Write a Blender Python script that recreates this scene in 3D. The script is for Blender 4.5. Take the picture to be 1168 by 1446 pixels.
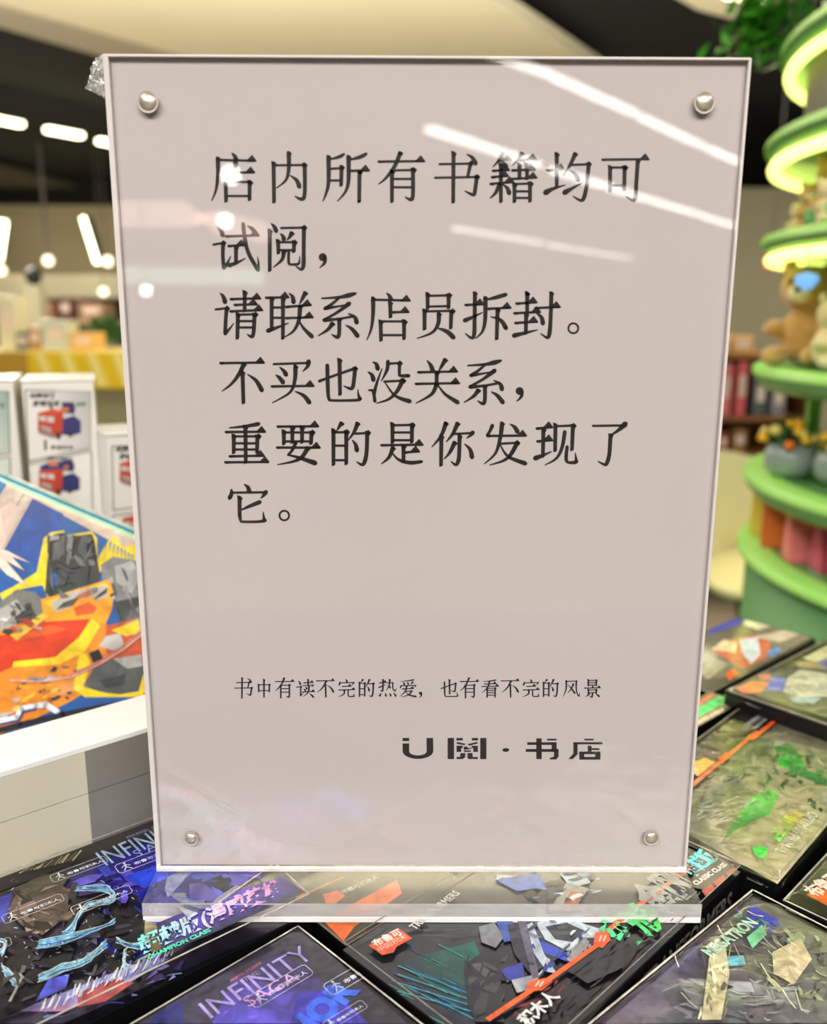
import bpy, bmesh, math, random
from mathutils import Vector, Matrix, noise
for o in list(bpy.data.objects): bpy.data.objects.remove(o)
S = bpy.context.scene; COL = S.collection
# ------------------------------------------------------------ camera, world, exposure
CAM = Vector((-0.005216, -0.312226, 0.224299)); PITCH, YAW, ROLL, F = 0.220570, 0.004172, 0.004647, 1251.44
FW = Vector((math.sin(YAW)*math.cos(PITCH), math.cos(YAW)*math.cos(PITCH), -math.sin(PITCH)))
_r = Vector((math.cos(YAW), -math.sin(YAW), 0)); _u = _r.cross(FW)
RT = _r*math.cos(ROLL)+_u*math.sin(ROLL); UP = _u*math.cos(ROLL)-_r*math.sin(ROLL)
cam_d = bpy.data.cameras.new('camera'); cam = bpy.data.objects.new('camera', cam_d); COL.objects.link(cam); S.camera = cam
cam_d.sensor_fit = 'VERTICAL'; cam_d.lens = 6.9; cam_d.sensor_height = 6.9*1446/F; cam_d.sensor_width = cam_d.sensor_height*1168/1446
cam_d.clip_start = 0.01; cam_d.clip_end = 100
cam_d.dof.use_dof = True; cam_d.dof.focus_distance = 0.335; cam_d.dof.aperture_fstop = 1.75
cam.matrix_world = Matrix(((RT.x, UP.x, -FW.x, CAM.x), (RT.y, UP.y, -FW.y, CAM.y), (RT.z, UP.z, -FW.z, CAM.z), (0, 0, 0, 1)))
W = bpy.data.worlds.new('world'); S.world = W; W.use_nodes = True
W.node_tree.nodes['Background'].inputs[0].default_value = (1.0, 0.93, 0.82, 1); W.node_tree.nodes['Background'].inputs[1].default_value = 0.25
S.view_settings.view_transform = 'Standard'; S.view_settings.look = 'None'; S.view_settings.gamma = 1; S.view_settings.use_curve_mapping = False
S.view_settings.exposure = 0.85
S.cycles.use_denoising = True; S.cycles.max_bounces = 10; S.cycles.transparent_max_bounces = 16; S.cycles.transmission_bounces = 8
S.cycles.caustics_refractive = True; S.cycles.caustics_reflective = False; S.cycles.sample_clamp_indirect = 8
def area(name, loc, size, power, col, rot=(0, 0, 0)):
    d = bpy.data.lights.new(name, 'AREA'); d.shape = 'RECTANGLE'; d.size, d.size_y = size; d.energy = power; d.color = col
    o = bpy.data.objects.new(name, d); COL.objects.link(o); o.location = loc; o.rotation_euler = rot; return o
area('unseen_ceiling_light', (0.0, -2.6, 1.9), (4.0, 1.6), 145, (1.0, 0.93, 0.85))
area('unseen_ceiling_light', (-1.6, 0.3, 1.95), (0.7, 2.0), 22, (1.0, 0.95, 0.86))
area('unseen_ceiling_light', (2.0, 0.4, 1.95), (0.7, 2.0), 22, (1.0, 0.95, 0.86))
area('unseen_ceiling_light', (-4.5, 7.0, 1.95), (3, 0.5), 250, (1.0, 0.93, 0.78))
area('added_soffit_uplight', (-0.6, 3.0, 1.25), (5.0, 1.2), 165, (1.0, 0.94, 0.76), (math.pi-.6, 0, 0))  # unseen light added to brighten the cream soffit
area('unseen_ceiling_light', (4.6, 5.0, 1.95), (2.5, 0.5), 110, (1.0, 0.93, 0.78))  # unseen light added to lift the olive wall
# ------------------------------------------------------------ helpers
def ray(x, y): return FW + RT*((x-584)/F) - UP*((y-723)/F)
def bz(x, y, z=0.0): d = ray(x, y); return CAM + d*((z-CAM.z)/d.z)
def bY(x, y, Y): d = ray(x, y); return CAM + d*((Y-CAM.y)/d.y)
def bp(x, y, O, n): d = ray(x, y); return CAM + d*((O-CAM).dot(n)/d.dot(n))
def lin(c):
    f = lambda v: v/12.92 if v <= 0.04045 else ((v+0.055)/1.055)**2.4
    return tuple(f(v/255) for v in c[:3]) + (1,)
MC = {}
def mat(name, col=(128, 128, 128), rough=0.5, metal=0.0, emit=None, es=1.0, coat=0.0, trans=0.0, ior=1.45, bump=0.0, bs=40.0, var=0.0, attr=False, sheen=0.0, spec=0.5):
    if name in MC: return MC[name]
    m = bpy.data.materials.new(name); m.use_nodes = True; n = m.node_tree; b = n.nodes['Principled BSDF']; L = n.links.new
    b.inputs['Base Color'].default_value = lin(col); b.inputs['Roughness'].default_value = rough; b.inputs['Metallic'].default_value = metal
    b.inputs['Coat Weight'].default_value = coat; b.inputs['Coat Roughness'].default_value = 0.06; b.inputs['Transmission Weight'].default_value = trans; b.inputs['IOR'].default_value = ior
    b.inputs['Sheen Weight'].default_value = sheen; b.inputs['Specular IOR Level'].default_value = spec
    if emit: b.inputs['Emission Color'].default_value = lin(emit); b.inputs['Emission Strength'].default_value = es
    if bump or var:
        t = n.nodes.new('ShaderNodeTexNoise'); t.inputs['Scale'].default_value = bs; t.inputs['Detail'].default_value = 4
        tc = n.nodes.new('ShaderNodeTexCoord'); L(tc.outputs['Object'], t.inputs['Vector'])
        if bump:
            bm = n.nodes.new('ShaderNodeBump'); bm.inputs['Strength'].default_value = bump; bm.inputs['Distance'].default_value = 0.002
            L(t.outputs['Fac'], bm.inputs['Height']); L(bm.outputs['Normal'], b.inputs['Normal'])
            if coat: L(bm.outputs['Normal'], b.inputs['Coat Normal'])
        if var:
            mx = n.nodes.new('ShaderNodeMix'); mx.data_type = 'RGBA'; mx.inputs['A'].default_value = lin(tuple(v*(1-var) for v in col)); mx.inputs['B'].default_value = lin(tuple(min(255, v*(1+var)) for v in col))
            L(t.outputs['Fac'], mx.inputs['Factor']); L(mx.outputs['Result'], b.inputs['Base Color'])
    if attr:
        a = n.nodes.new('ShaderNodeAttribute'); a.attribute_name = 'Col'; L(a.outputs['Color'], b.inputs['Base Color'])
        if var:  # painterly unevenness of the printed picture
            tc = n.nodes.new('ShaderNodeTexCoord'); t = n.nodes.new('ShaderNodeTexNoise'); t.inputs['Scale'].default_value = bs; t.inputs['Detail'].default_value = 6; t.inputs['Distortion'].default_value = 1.6; L(tc.outputs['Object'], t.inputs['Vector'])
            mr = n.nodes.new('ShaderNodeMapRange'); mr.inputs['From Min'].default_value = .3; mr.inputs['From Max'].default_value = .7; mr.inputs['To Min'].default_value = 1-var; mr.inputs['To Max'].default_value = 1+var
            vm = n.nodes.new('ShaderNodeVectorMath'); vm.operation = 'SCALE'; L(t.outputs['Fac'], mr.inputs['Value']); L(a.outputs['Color'], vm.inputs[0]); L(mr.outputs['Result'], vm.inputs['Scale']); L(vm.outputs[0], b.inputs['Base Color'])
    MC[name] = m; return m
def thin_clear(name, tint=(1, 1, 1), ior=1.49, rough=0.0, boost=1.0, bump=0.0, bs=60.0, stretch=(1, 1, 1), white=0.0):
    """thin clear sheet: transparent with a fresnel gloss, a little milky if WHITE"""
    if name in MC: return MC[name]
    m = bpy.data.materials.new(name); m.use_nodes = True; n = m.node_tree; L = n.links.new; n.nodes.clear()
    out = n.nodes.new('ShaderNodeOutputMaterial'); tr = n.nodes.new('ShaderNodeBsdfTransparent'); tr.inputs[0].default_value = (*tint, 1)
    gl = n.nodes.new('ShaderNodeBsdfGlossy'); gl.inputs['Roughness'].default_value = rough
    fr = n.nodes.new('ShaderNodeFresnel'); fr.inputs['IOR'].default_value = ior
    ge = n.nodes.new('ShaderNodeNewGeometry'); im = n.nodes.new('ShaderNodeMix'); im.data_type = 'FLOAT'; im.inputs['A'].default_value = ior; im.inputs['B'].default_value = 1/ior
    L(ge.outputs['Backfacing'], im.inputs['Factor']); L(im.outputs['Result'], fr.inputs['IOR'])
    mu = n.nodes.new('ShaderNodeMath'); mu.operation = 'MULTIPLY'; mu.use_clamp = True; mu.inputs[1].default_value = boost; L(fr.outputs[0], mu.inputs[0])
    mx = n.nodes.new('ShaderNodeMixShader'); L(mu.outputs[0], mx.inputs[0]); L(tr.outputs[0], mx.inputs[1]); L(gl.outputs[0], mx.inputs[2])
    if bump:
        tc = n.nodes.new('ShaderNodeTexCoord'); mp = n.nodes.new('ShaderNodeMapping'); mp.inputs['Scale'].default_value = stretch
        t = n.nodes.new('ShaderNodeTexNoise'); t.inputs['Scale'].default_value = bs; t.inputs['Detail'].default_value = 3; t.inputs['Distortion'].default_value = 0.6
        bm = n.nodes.new('ShaderNodeBump'); bm.inputs['Strength'].default_value = bump; bm.inputs['Distance'].default_value = 0.003
        L(tc.outputs['Object'], mp.inputs[0]); L(mp.outputs[0], t.inputs['Vector']); L(t.outputs['Fac'], bm.inputs['Height']); L(bm.outputs[0], gl.inputs['Normal']); L(bm.outputs[0], fr.inputs['Normal'])
    last = mx
    if white:
        df = n.nodes.new('ShaderNodeBsdfDiffuse'); df.inputs[0].default_value = (.9, .9, .9, 1)
        m2 = n.nodes.new('ShaderNodeMixShader'); m2.inputs[0].default_value = white; L(mx.outputs[0], m2.inputs[1]); L(df.outputs[0], m2.inputs[2]); last = m2
    L(last.outputs[0], out.inputs[0]); MC[name] = m; return m
def link(name, me, m=None, parent=None, smooth=False):
    o = bpy.data.objects.new(name, me); COL.objects.link(o)
    if m: me.materials.append(m)
    if smooth:
        for p in me.polygons: p.use_smooth = True
    if parent: o.parent = parent; o.matrix_parent_inverse = parent.matrix_world.inverted()
    return o
def tag(o, label, cat, group=None):
    o['label'] = label; o['category'] = cat
    if group: o['group'] = group
    return o
def thing(name, loc, label, cat, group=None):
    o = bpy.data.objects.new(name, None); COL.objects.link(o); o.location = loc; o.empty_display_size = 0.02; o.matrix_world = Matrix.Translation(loc)
    return tag(o, label, cat, group)
def struct(o): o['kind'] = 'structure'; return o
def pyd(name, v, f, m, parent=None, smooth=False):
    me = bpy.data.meshes.new(name); me.from_pydata([tuple(p) for p in v], [], f); me.update(); return link(name, me, m, parent, smooth)
def bmo(name, bm, m, parent=None, smooth=False):
    me = bpy.data.meshes.new(name); bm.to_mesh(me); bm.free(); return link(name, me, m, parent, smooth)
def add_prism(bm, bottom, up):
    """closed prism: BOTTOM polygon pushed by vector UP"""
    a = [bm.verts.new(p) for p in bottom]; b = [bm.verts.new(Vector(p)+Vector(up)) for p in bottom]; n = len(a)
    bm.faces.new(a[::-1]); bm.faces.new(b)
    for i in range(n): bm.faces.new((a[i], a[(i+1) % n], b[(i+1) % n], b[i]))
    bmesh.ops.recalc_face_normals(bm, faces=bm.faces)
def prism(name, bottom, up, m, parent=None, bev=0.0):
    bm = bmesh.new(); add_prism(bm, bottom, up)
    if bev: bmesh.ops.bevel(bm, geom=bm.edges[:], offset=bev, segments=2, profile=0.6, affect='EDGES')
    return bmo(name, bm, m, parent)
def boxm(name, lo, hi, m, parent=None, bev=0.0):
    x0, y0, z0 = lo; x1, y1, z1 = hi
    return prism(name, [(x0, y0, z0), (x1, y0, z0), (x1, y1, z0), (x0, y1, z0)], (0, 0, z1-z0), m, parent, bev)
def add_ell(bm, c, r, rot=None, seg=14):
    M = Matrix.Translation(c) @ (rot.to_4x4() if rot else Matrix.Identity(4)) @ Matrix.Diagonal((*r, 1))
    bmesh.ops.create_uvsphere(bm, u_segments=seg, v_segments=max(6, seg//2+2), radius=1, matrix=M)
def lathe(name, prof, c, m, parent=None, seg=48, smooth=True, M=None):
    v = []; f = []
    for i in range(seg):
        a = 2*math.pi*i/seg
        for r, z in prof:
            p = Vector((r*math.cos(a), r*math.sin(a), z)); v.append((M @ p if M else p)+Vector(c))
    k = len(prof)
    for i in range(seg):
        j = (i+1) % seg
        for q in range(k-1): f.append((i*k+q, j*k+q, j*k+q+1, i*k+q+1))
    return pyd(name, v, f, m, parent, smooth)
def add_tube(bm, pts, r, seg=8):
    pts = [Vector(p) for p in pts]; rings = []
    for i, p in enumerate(pts):
        t = (pts[min(i+1, len(pts)-1)]-pts[max(i-1, 0)]).normalized(); a = t.orthogonal().normalized(); b = t.cross(a)
        rr = r[i] if isinstance(r, (list, tuple)) else r
        rings.append([bm.verts.new(p+(a*math.cos(2*math.pi*k/seg)+b*math.sin(2*math.pi*k/seg))*rr) for k in range(seg)])
    for i in range(len(rings)-1):
        for k in range(seg): bm.faces.new((rings[i][k], rings[i][(k+1) % seg], rings[i+1][(k+1) % seg], rings[i+1][k]))
    bm.faces.new(rings[0][::-1]); bm.faces.new(rings[-1])
def poly_prism_px(pts, z, up): return [tuple(bz(x, y, z)) for x, y in pts], (0, 0, up)
# ------------------------------------------------------------ print: flat colour shapes lying on a face
class Face:
    def __init__(s, O, n):
        s.O = Vector(O); s.n = Vector(n).normalized(); s.v = []; s.f = []; s.c = []; s.k = 0
    def P(s, x, y): return bp(x, y, s.O, s.n)
    def poly(s, pts, col, world=False, step=True):
        """pts in photo pixels; col one colour or one per point"""
        if step: s.k += 1
        b = len(s.v); off = s.n*(0.00025+s.k*0.000012)
        for p in pts: s.v.append((Vector(p) if world else s.P(*p))+off)
        s.f.append(tuple(range(b, b+len(pts)))); cs = col if isinstance(col[0], (tuple, list)) else [col]*len(pts); s.c.append([lin(c) for c in cs])
    def line(s, pts, w, col, world=False):
        """polyline of width w metres"""
        s.k += 1; Q = [Vector(p) if world else s.P(*p) for p in pts]
        for a, b in zip(Q, Q[1:]):
            t = (b-a).normalized(); q = s.n.cross(t)*(w/2); e = t*(w*0.3); s.poly([a-e-q, b+e-q, b+e+q, a-e+q], col, True, False)
    def shards(s, region, n, pal, seed, size=0.2):
        """angular abstract pieces inside the bilinear quad REGION"""
        R = random.Random(seed); A, B, C_, D = [Vector(p) for p in region]
        at = lambda u, v: (A*(1-u)+B*u)*(1-v)+(D*(1-u)+C_*u)*v
        for _ in range(n):
            s.k += 1
            u, v, a = R.random(), R.random(), R.random()*6.28; r1, r2 = size*R.uniform(.3, 1), size*R.uniform(.1, .5); P = []
            for j in range(R.choice((3, 4, 4, 5))):
                t = j*6.28/5+R.uniform(-.3, .3); x = r1*math.cos(t); y = r2*math.sin(t)
                uu = min(1, max(0, u+x*math.cos(a)-y*math.sin(a))); vv = min(1, max(0, v+x*math.sin(a)+y*math.cos(a))); P.append(tuple(at(uu, vv)))
            c = R.choice(pal); k = R.uniform(.8, 1.15); s.poly(P, tuple(min(255, q*k) for q in c), False, False)
    def text(s, txt, p0, p1, col, w=0.0, hs=1.0, shear=0.0, world=False, col2=None):
        a, b = (Vector(p0), Vector(p1)) if world else (s.P(*p0), s.P(*p1))
        s.k += 1; t = (b-a); L = t.length; t.normalize(); q = s.n.cross(t)
        V, Fc, wid = glyph_mesh(txt, w); sc = L/wid; base = len(s.v); off = s.n*(0.00025+s.k*0.000012)
        for x, y in V:
            s.v.append(a+t*((x+shear*y)*sc)+q*(y*sc*hs)+off)
        for f in Fc:
            s.f.append(tuple(base+i for i in f))
            if col2: s.c.append([tuple(l1*(1-V[i][0]/wid)+l2*V[i][0]/wid for l1, l2 in zip(lin(col), lin(col2))) for i in f])
            else: s.c.append([lin(col)]*len(f))
    def clip(s):
        """cut every printed shape at the edges of the face"""
        P0, u, v, u0, u1, v0, v1 = s.clipbox; V, Fc, C = [], [], []
        for f, cs in zip(s.f, s.c):
            P = [(s.v[i], c) for i, c in zip(f, cs)]
            for ax, lim, sg_ in ((u, u0, 1), (u, u1, -1), (v, v0, 1), (v, v1, -1)):
                d = [((p-P0).dot(ax)-lim)*sg_ for p, _ in P]
                if all(q >= 0 for q in d): continue
                N = []
                for i in range(len(P)):
                    j = (i+1) % len(P); (a, ca), (b, cb) = P[i], P[j]
                    if d[i] >= 0: N.append((a, ca))
                    if (d[i] >= 0) != (d[j] >= 0): t = d[i]/(d[i]-d[j]); N.append((a.lerp(b, t), tuple(x*(1-t)+y*t for x, y in zip(ca, cb))))
                P = N
                if len(P) < 3: break
            if len(P) >= 3: k = len(V); V += [p for p, _ in P]; C.append([c for _, c in P]); Fc.append(tuple(range(k, k+len(P))))
        s.v, s.f, s.c = V, Fc, C
    def build(s, name, m, parent):
        if getattr(s, 'clipbox', None): s.clip()
        me = bpy.data.meshes.new(name); me.from_pydata([tuple(p) for p in s.v], [], s.f); at = me.color_attributes.new('Col', 'FLOAT_COLOR', 'CORNER')
        i = 0
        for p, cs in zip(me.polygons, s.c):
            for j, c in zip(p.loop_indices, cs): at.data[j].color = c
        return link(name, me, m, parent)
GC = {}
def glyph_mesh(txt, w):
    k = (txt, w)
    if k not in GC:
        c = bpy.data.curves.new('t', 'FONT'); c.body = txt; c.offset = w; c.resolution_u = 3
        o = bpy.data.objects.new('t', c); COL.objects.link(o); dg = bpy.context.evaluated_depsgraph_get(); me = bpy.data.meshes.new_from_object(o.evaluated_get(dg))
        V = [(v.co.x, v.co.y) for v in me.vertices]; x0 = min(v[0] for v in V); V = [(x-x0, y) for x, y in V]
        GC[k] = (V, [tuple(p.vertices) for p in me.polygons], max(v[0] for v in V)); bpy.data.objects.remove(o); bpy.data.curves.remove(c)
    return GC[k]
def face_mesh_from(bmv): pass
def smooth_path(P, n=7):
    if len(P) < 3: return P
    out = []
    for i in range(len(P)-1):
        p0, p1, p2, p3 = P[max(i-1, 0)], P[i], P[i+1], P[min(i+2, len(P)-1)]
        for j in range(n):
            t = j/n; out.append(tuple(.5*((2*b)+(-a+c)*t+(2*a-5*b+4*c-d)*t*t+(-a+3*b-3*c+d)*t**3) for a, b, c, d in zip(p0, p1, p2, p3)))
    return out+[P[-1]]
PRINT = lambda: mat('glossy_print', attr=True, rough=0.34, coat=.6, spec=0.4, var=.38, bs=110)
FOIL = lambda: mat('foil_print', attr=True, rough=0.28, metal=0.45, coat=0.4, var=.45, bs=90)
MATTE = lambda: mat('matte_print', attr=True, rough=0.55)
# ------------------------------------------------------------ the shop: floor, ceiling, walls
m_wall = mat('cream_wall_paint', (206, 192, 160), 0.8, var=0.04, bs=1.5); m_dark = mat('black_ceiling_paint', (22, 24, 28), 0.8, var=0.2, bs=1.0)
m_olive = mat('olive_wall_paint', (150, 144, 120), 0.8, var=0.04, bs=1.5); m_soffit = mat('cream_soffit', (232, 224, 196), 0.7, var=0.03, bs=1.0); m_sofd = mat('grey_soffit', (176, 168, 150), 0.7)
struct(boxm('floor', (-10, -24, -1.05), (10, 15, -0.95), mat('pale_floor_tiles', (140, 132, 118), 0.35, var=0.08, bs=2)))
struct(boxm('ceiling', (-10, -24, 2.2), (10, 15, 2.3), m_dark))
struct(boxm('wall_back', (-10, 14.0, -0.95), (10, 14.2, 1.82), m_wall))
struct(boxm('wall_right', (1.5, 9.0, -0.95), (10, 9.2, float(bY(1060, 265, 9.0).z)), m_olive))
struct(boxm('wall_left', (-10.2, -24, -0.95), (-10, 14.2, 2.2), m_dark)); struct(boxm('wall_side', (10, -24, -0.95), (10.2, 14.2, 2.2), m_wall))
struct(boxm('wall_front', (-10, -24.2, -0.95), (10, -24, 2.2), m_olive)); struct(boxm('wall_upper', (-10, 14.0, 1.82), (10, 14.2, 2.2), m_dark))
# suspended soffits (flat slabs under the dark ceiling)
b_, u_ = poly_prism_px([(-60, -10), (234, 73), (420, 110), (640, 110), (860, 110), (808, 76), (690, 0), (900, -110), (1700, -420), (120, -420), (-300, -420), (-400, -110)], 2.0, 0.1)
struct(prism('trim_1', b_, u_, m_soffit))
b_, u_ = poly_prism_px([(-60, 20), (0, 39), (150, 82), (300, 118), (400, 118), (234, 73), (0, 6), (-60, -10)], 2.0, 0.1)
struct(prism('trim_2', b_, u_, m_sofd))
b_, u_ = poly_prism_px([(940, -12), (985, 14), (1030, 26), (1075, 22), (1110, 8), (1150, -40), (1100, -90), (980, -60)], 2.0, 0.1)
struct(prism('trim_3', b_, u_, m_soffit))
b_, u_ = poly_prism_px([(-20, 236), (160, 280), (260, 300), (260, 310), (100, 288), (-20, 262)], 2.05, 0.1)
struct(prism('trim_4', b_, u_, mat('grey_beam', (96, 94, 82), 0.7)))
struct(boxm('trim_5', (-10, 12.8, 0.42), (1.5, 13.99, 0.74), mat('pale_ledge', (236, 226, 196), 0.6)))
struct(boxm('trim_6', (-10, 13.6, -0.2), (-3.6, 13.95, 0.4), mat('dark_niche', (40, 36, 36), 0.8)))
# ------------------------------------------------------------ lamps of the shop
m_led = mat('warm_led', (255, 250, 220), emit=(255, 247, 200), es=5.0); m_ledw = mat('white_led', (255, 255, 255), emit=(255, 248, 238), es=9.0); m_hs = mat('lamp_housing', (60, 60, 60), 0.5)
def strip(name, a, b, w, m, label, group, cat='lamp'):
    a, b = Vector(a), Vector(b); t = (b-a).normalized(); c = (a+b)/2; q = t.cross(Vector((0, 0, 1))); q = (q.normalized() if q.length > .1 else Vector((1, 0, 0)))*(w/2); up = q.cross(t).normalized()
    if up.z < 0: up = -up
    r = thing(name, c, label, cat, group)
    prism('diffuser', [a-q, b-q, b+q, a+q], up*(w*0.5), m, r)
    prism('housing', [a-q*1.15+up*w*0.52, b-q*1.15+up*w*0.52, b+q*1.15+up*w*0.52, a+q*1.15+up*w*0.52], up*w*0.4, m_hs, r)
    return r
strip('ceiling_strip_light', bz(-14, 170, 1.9), bz(31, 179, 1.9), .075, m_led, 'bright lit strip light under the dark ceiling, at the frame edge above the truck boxes', 'strip lights over the far aisle')
strip('ceiling_strip_light', bz(66, 186, 1.9), bz(115, 195, 1.9), .08, m_led, 'bright lit strip light under the dark ceiling, middle one of its row of three', 'strip lights over the far aisle')
strip('ceiling_strip_light', bz(140, 202, 1.9), bz(185, 211, 1.9), .08, m_led, 'bright lit strip light under the dark ceiling, half hidden behind the acrylic sign', 'strip lights over the far aisle')
strip('wall_tube_light', bY(8, 312, 12.5), bY(0, 370, 12.5), .12, m_led, 'glowing slanted tube light on the cream wall, nearer the frame edge', 'tube lights on the cream wall')
strip('wall_tube_light', bY(116, 308, 12.5), bY(136, 372, 12.5), .12, m_led, 'glowing slanted tube light on the cream wall beside the edge of the sign', 'tube lights on the cream wall')
m_globe = mat('frosted_globe', (255, 250, 230), emit=(255, 240, 205), es=1.6)
def globe(px, py, Y, label, r=0.06, cord=True):
    c = bY(px, py, Y); t = thing('pendant_lamp', c, label, 'lamp', 'globe pendants before the cream wall')
    bm = bmesh.new(); add_ell(bm, c, (r, r, r)); bmo('globe', bm, m_globe, t, True)
    bm = bmesh.new(); add_tube(bm, [c+Vector((0, 0, r)), c+Vector((0, 0, 2.2-c.z))], 0.02 if cord else .006); bmo('stem', bm, mat('stem_grey', (120, 112, 110), 0.5), t)
globe(68, 368, 11, 'small round globe pendant on a grey stem between the two slanted tube lights'); globe(152, 369, 11, 'small round globe pendant touching the foot of the slanted tube light', cord=False); globe(146, 412, 11.2, 'dim round globe pendant hanging lowest, close to the sign edge', .05, False); globe(2, 382, 11, 'dim round globe pendant at the frame edge below the slanted tube', .055, False)
strip('ceiling_strip_light', bz(1030, -6, 1.93), bz(1082, 2, 1.93), .09, m_led, 'yellow glowing strip light at the rim of the pale soffit beside the leaves', 'strip light on the pale soffit')
# strip lights behind the viewer, seen mirrored in the acrylic
def mir(x, y, z=2.0):
    w = bz(x, y, z); return Vector((w.x, -w.y, z))
rows = [[(690, 78), (774, 108), (781, 112), (896, 163), (905, 168), (990, 208), (998, 212), (1050, 233)], [(606, 186), (760, 236), (780, 243), (886, 275), (893, 278), (985, 304), (992, 307), (1046, 324)]]
def qs(p, q, wpx, m, lab, grp, z=2.0):
    """a strip whose mirrored image runs from pixel p to q"""
    a, b = mir(*p, z), mir(*q, z); return strip('ceiling_strip_light', a, b, wpx, m, lab, grp)
for ri, row in enumerate(rows):
    for i in range(0, len(row), 2): qs(row[i], row[i+1], (.075, .11)[ri], m_ledw, ('first', 'second', 'third', 'last')[i//2]+(' white strip light of the upper slanting row mirrored above the writing', ' white strip light of the lower slanting row mirrored across the first line')[ri], 'strip lights mirrored in the sign')
m_ledf = mat('dim_led', (255, 255, 255), emit=(255, 248, 238), es=5.0)
lb3 = ['faint white strip light mirrored below the first line of writing, longest of three', 'faint white strip light mirrored between the first line and the stop mark', 'faint short strip light mirrored nearest the sign edge, lowest of its row']
for p, q in (((642, 325), (765, 345)), ((775, 348), (890, 366)), ((900, 378), (972, 388))):
    qs(p, q, .10, m_ledf, lb3.pop(0), 'faint strip lights mirrored in the sign', 1.45)
for k, (px, py) in enumerate(((326, 247), (318, 312), (206, 410))):
    w = bY(px, py, 8.0+k); c = Vector((w.x, -w.y, w.z)); t = thing('globe_lamp', c, ('round white lamp mirrored over the first character of the top line', 'round white lamp mirrored just above the second line', 'dimmer round lamp mirrored beside the margin of the third line')[k], 'lamp', 'round lamps mirrored in the sign')
    bm = bmesh.new(); add_ell(bm, c, (.075-.01*k,)*3); bmo('globe', bm, mat('bright_globe', (255, 255, 255), emit=(255, 250, 235), es=22.0), t, True)
    bm = bmesh.new(); add_tube(bm, [c+Vector((0, 0, .07)), Vector((c.x, c.y, 2.2))], .008); bmo('stem', bm, m_hs, t)
m_pk, m_mt = mat('rose_led', (255, 230, 220), emit=(255, 214, 200), es=2.2), mat('mint_led', (230, 255, 235), emit=(214, 255, 220), es=1.8)
for m, zz, w, pts, lb in ((m_pk, 1.3, .14, [(158, 302), (262, 302), (310, 314), (370, 328)], 'rose'), (m_mt, .75, .12, [(164, 388), (372, 391)], 'mint')):
    t = thing('neon_band', mir(*pts[0], zz), 'long %s glowing band mirrored beside the start of the writing' % lb, 'lamp'); bm = bmesh.new(); add_tube(bm, [mir(*p_, zz) for p_ in pts], w, 8); bmo('tube', bm, m, t)
    bm = bmesh.new(); e_ = mir(*pts[0], zz); add_tube(bm, [e_, Vector((e_.x, e_.y, 2.2))], .01); bmo('hanger', bm, m_hs, t)
# ------------------------------------------------------------ table and white bin
m_table = mat('black_table', (30, 30, 32), 0.4)
tb = thing('display_table', (0, 0, -0.95), 'black display table under the toy boxes', 'table')
boxm('tabletop', (-0.9, -0.5, -0.09), (0.47, 0.42, -0.056), m_table, tb, .002)
for x, y in ((-.85, -.45), (.42, -.45), (-.85, .37), (.42, .37)): boxm('leg', (x-.025, y-.025, -.95), (x+.025, y+.025, -.09), m_table, tb)
m_white = mat('white_lacquer', (238, 240, 240), 0.18, coat=0.5); m_greyl = mat('grey_gloss_panel', (128, 126, 120), 0.22, coat=0.6, var=.04, bs=8); m_cream = mat('cream_light_patch', (206, 202, 182), 0.25, coat=0.5)
a40 = math.radians(40); u40 = Vector((math.cos(a40), math.sin(a40), 0)); n40 = Vector((math.sin(a40), -math.cos(a40), 0))
O40 = bz(0, 1262, 0)-n40*0.004; ZB = 0.049
bn = thing('display_bin', O40+Vector((0, 0, -.056-O40.z)), 'white lacquered display bin with a light patch painted on its grey front behind the blue hero box', 'bin')
def w40(s, d, z): return Vector((O40.x, O40.y, 0))+u40*s-n40*d+Vector((0, 0, z))
prism('front_wall', [w40(-.3, 0.001, -.056), w40(.17, 0.001, -.056), w40(.17, .0315, -.056), w40(-.3, .0315, -.056)], (0, 0, ZB-.001+.056), m_white, bn)
prism('rim', [w40(-.3, -.0006, ZB-.002), w40(.17, -.0006, ZB-.002), w40(.17, .0325, ZB-.002), w40(-.3, .0325, ZB-.002)], (0, 0, .002), m_white, bn)
prism('end_wall', [w40(.135, .0325, -.056), w40(.17, .0325, -.056), w40(.17, .26, -.056), w40(.135, .26, -.056)], (0, 0, ZB-.02+.056), m_white, bn)
def seam(x): # the seam runs from (0,1160) to (208,1093)
    return bp(x, 1160-67/208*x, O40, n40).z
zs = (seam(0)+seam(208))/2; sc = (bp(124, 1120, O40, n40)-O40).dot(u40)
def panel(name, s0, s1, z0, z1, m): prism(name, [w40(s0, -.0005, z0), w40(s1, -.0005, z0), w40(s1, .0012, z0), w40(s0, .0012, z0)], (0, 0, z1-z0), m, bn, .0001)
panel('painted_light_patch', -.3, sc, zs+.0002, ZB-.0022, m_cream); panel('painted_light_patch', -.3, sc, .0045, zs-.0002, m_cream)  # cream tone paints reflected light onto the grey front
panel('grey_panel', sc, .17, zs+.0002, ZB-.0022, m_greyl); panel('grey_panel', sc, .17, .0045, zs-.0002, m_greyl); panel('painted_shade_band', -.3, .17, -.056, .0043, mat('painted_shade_band', (72, 70, 66), .4, coat=.3))  # dark band paints the shade along the foot of the front
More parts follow.
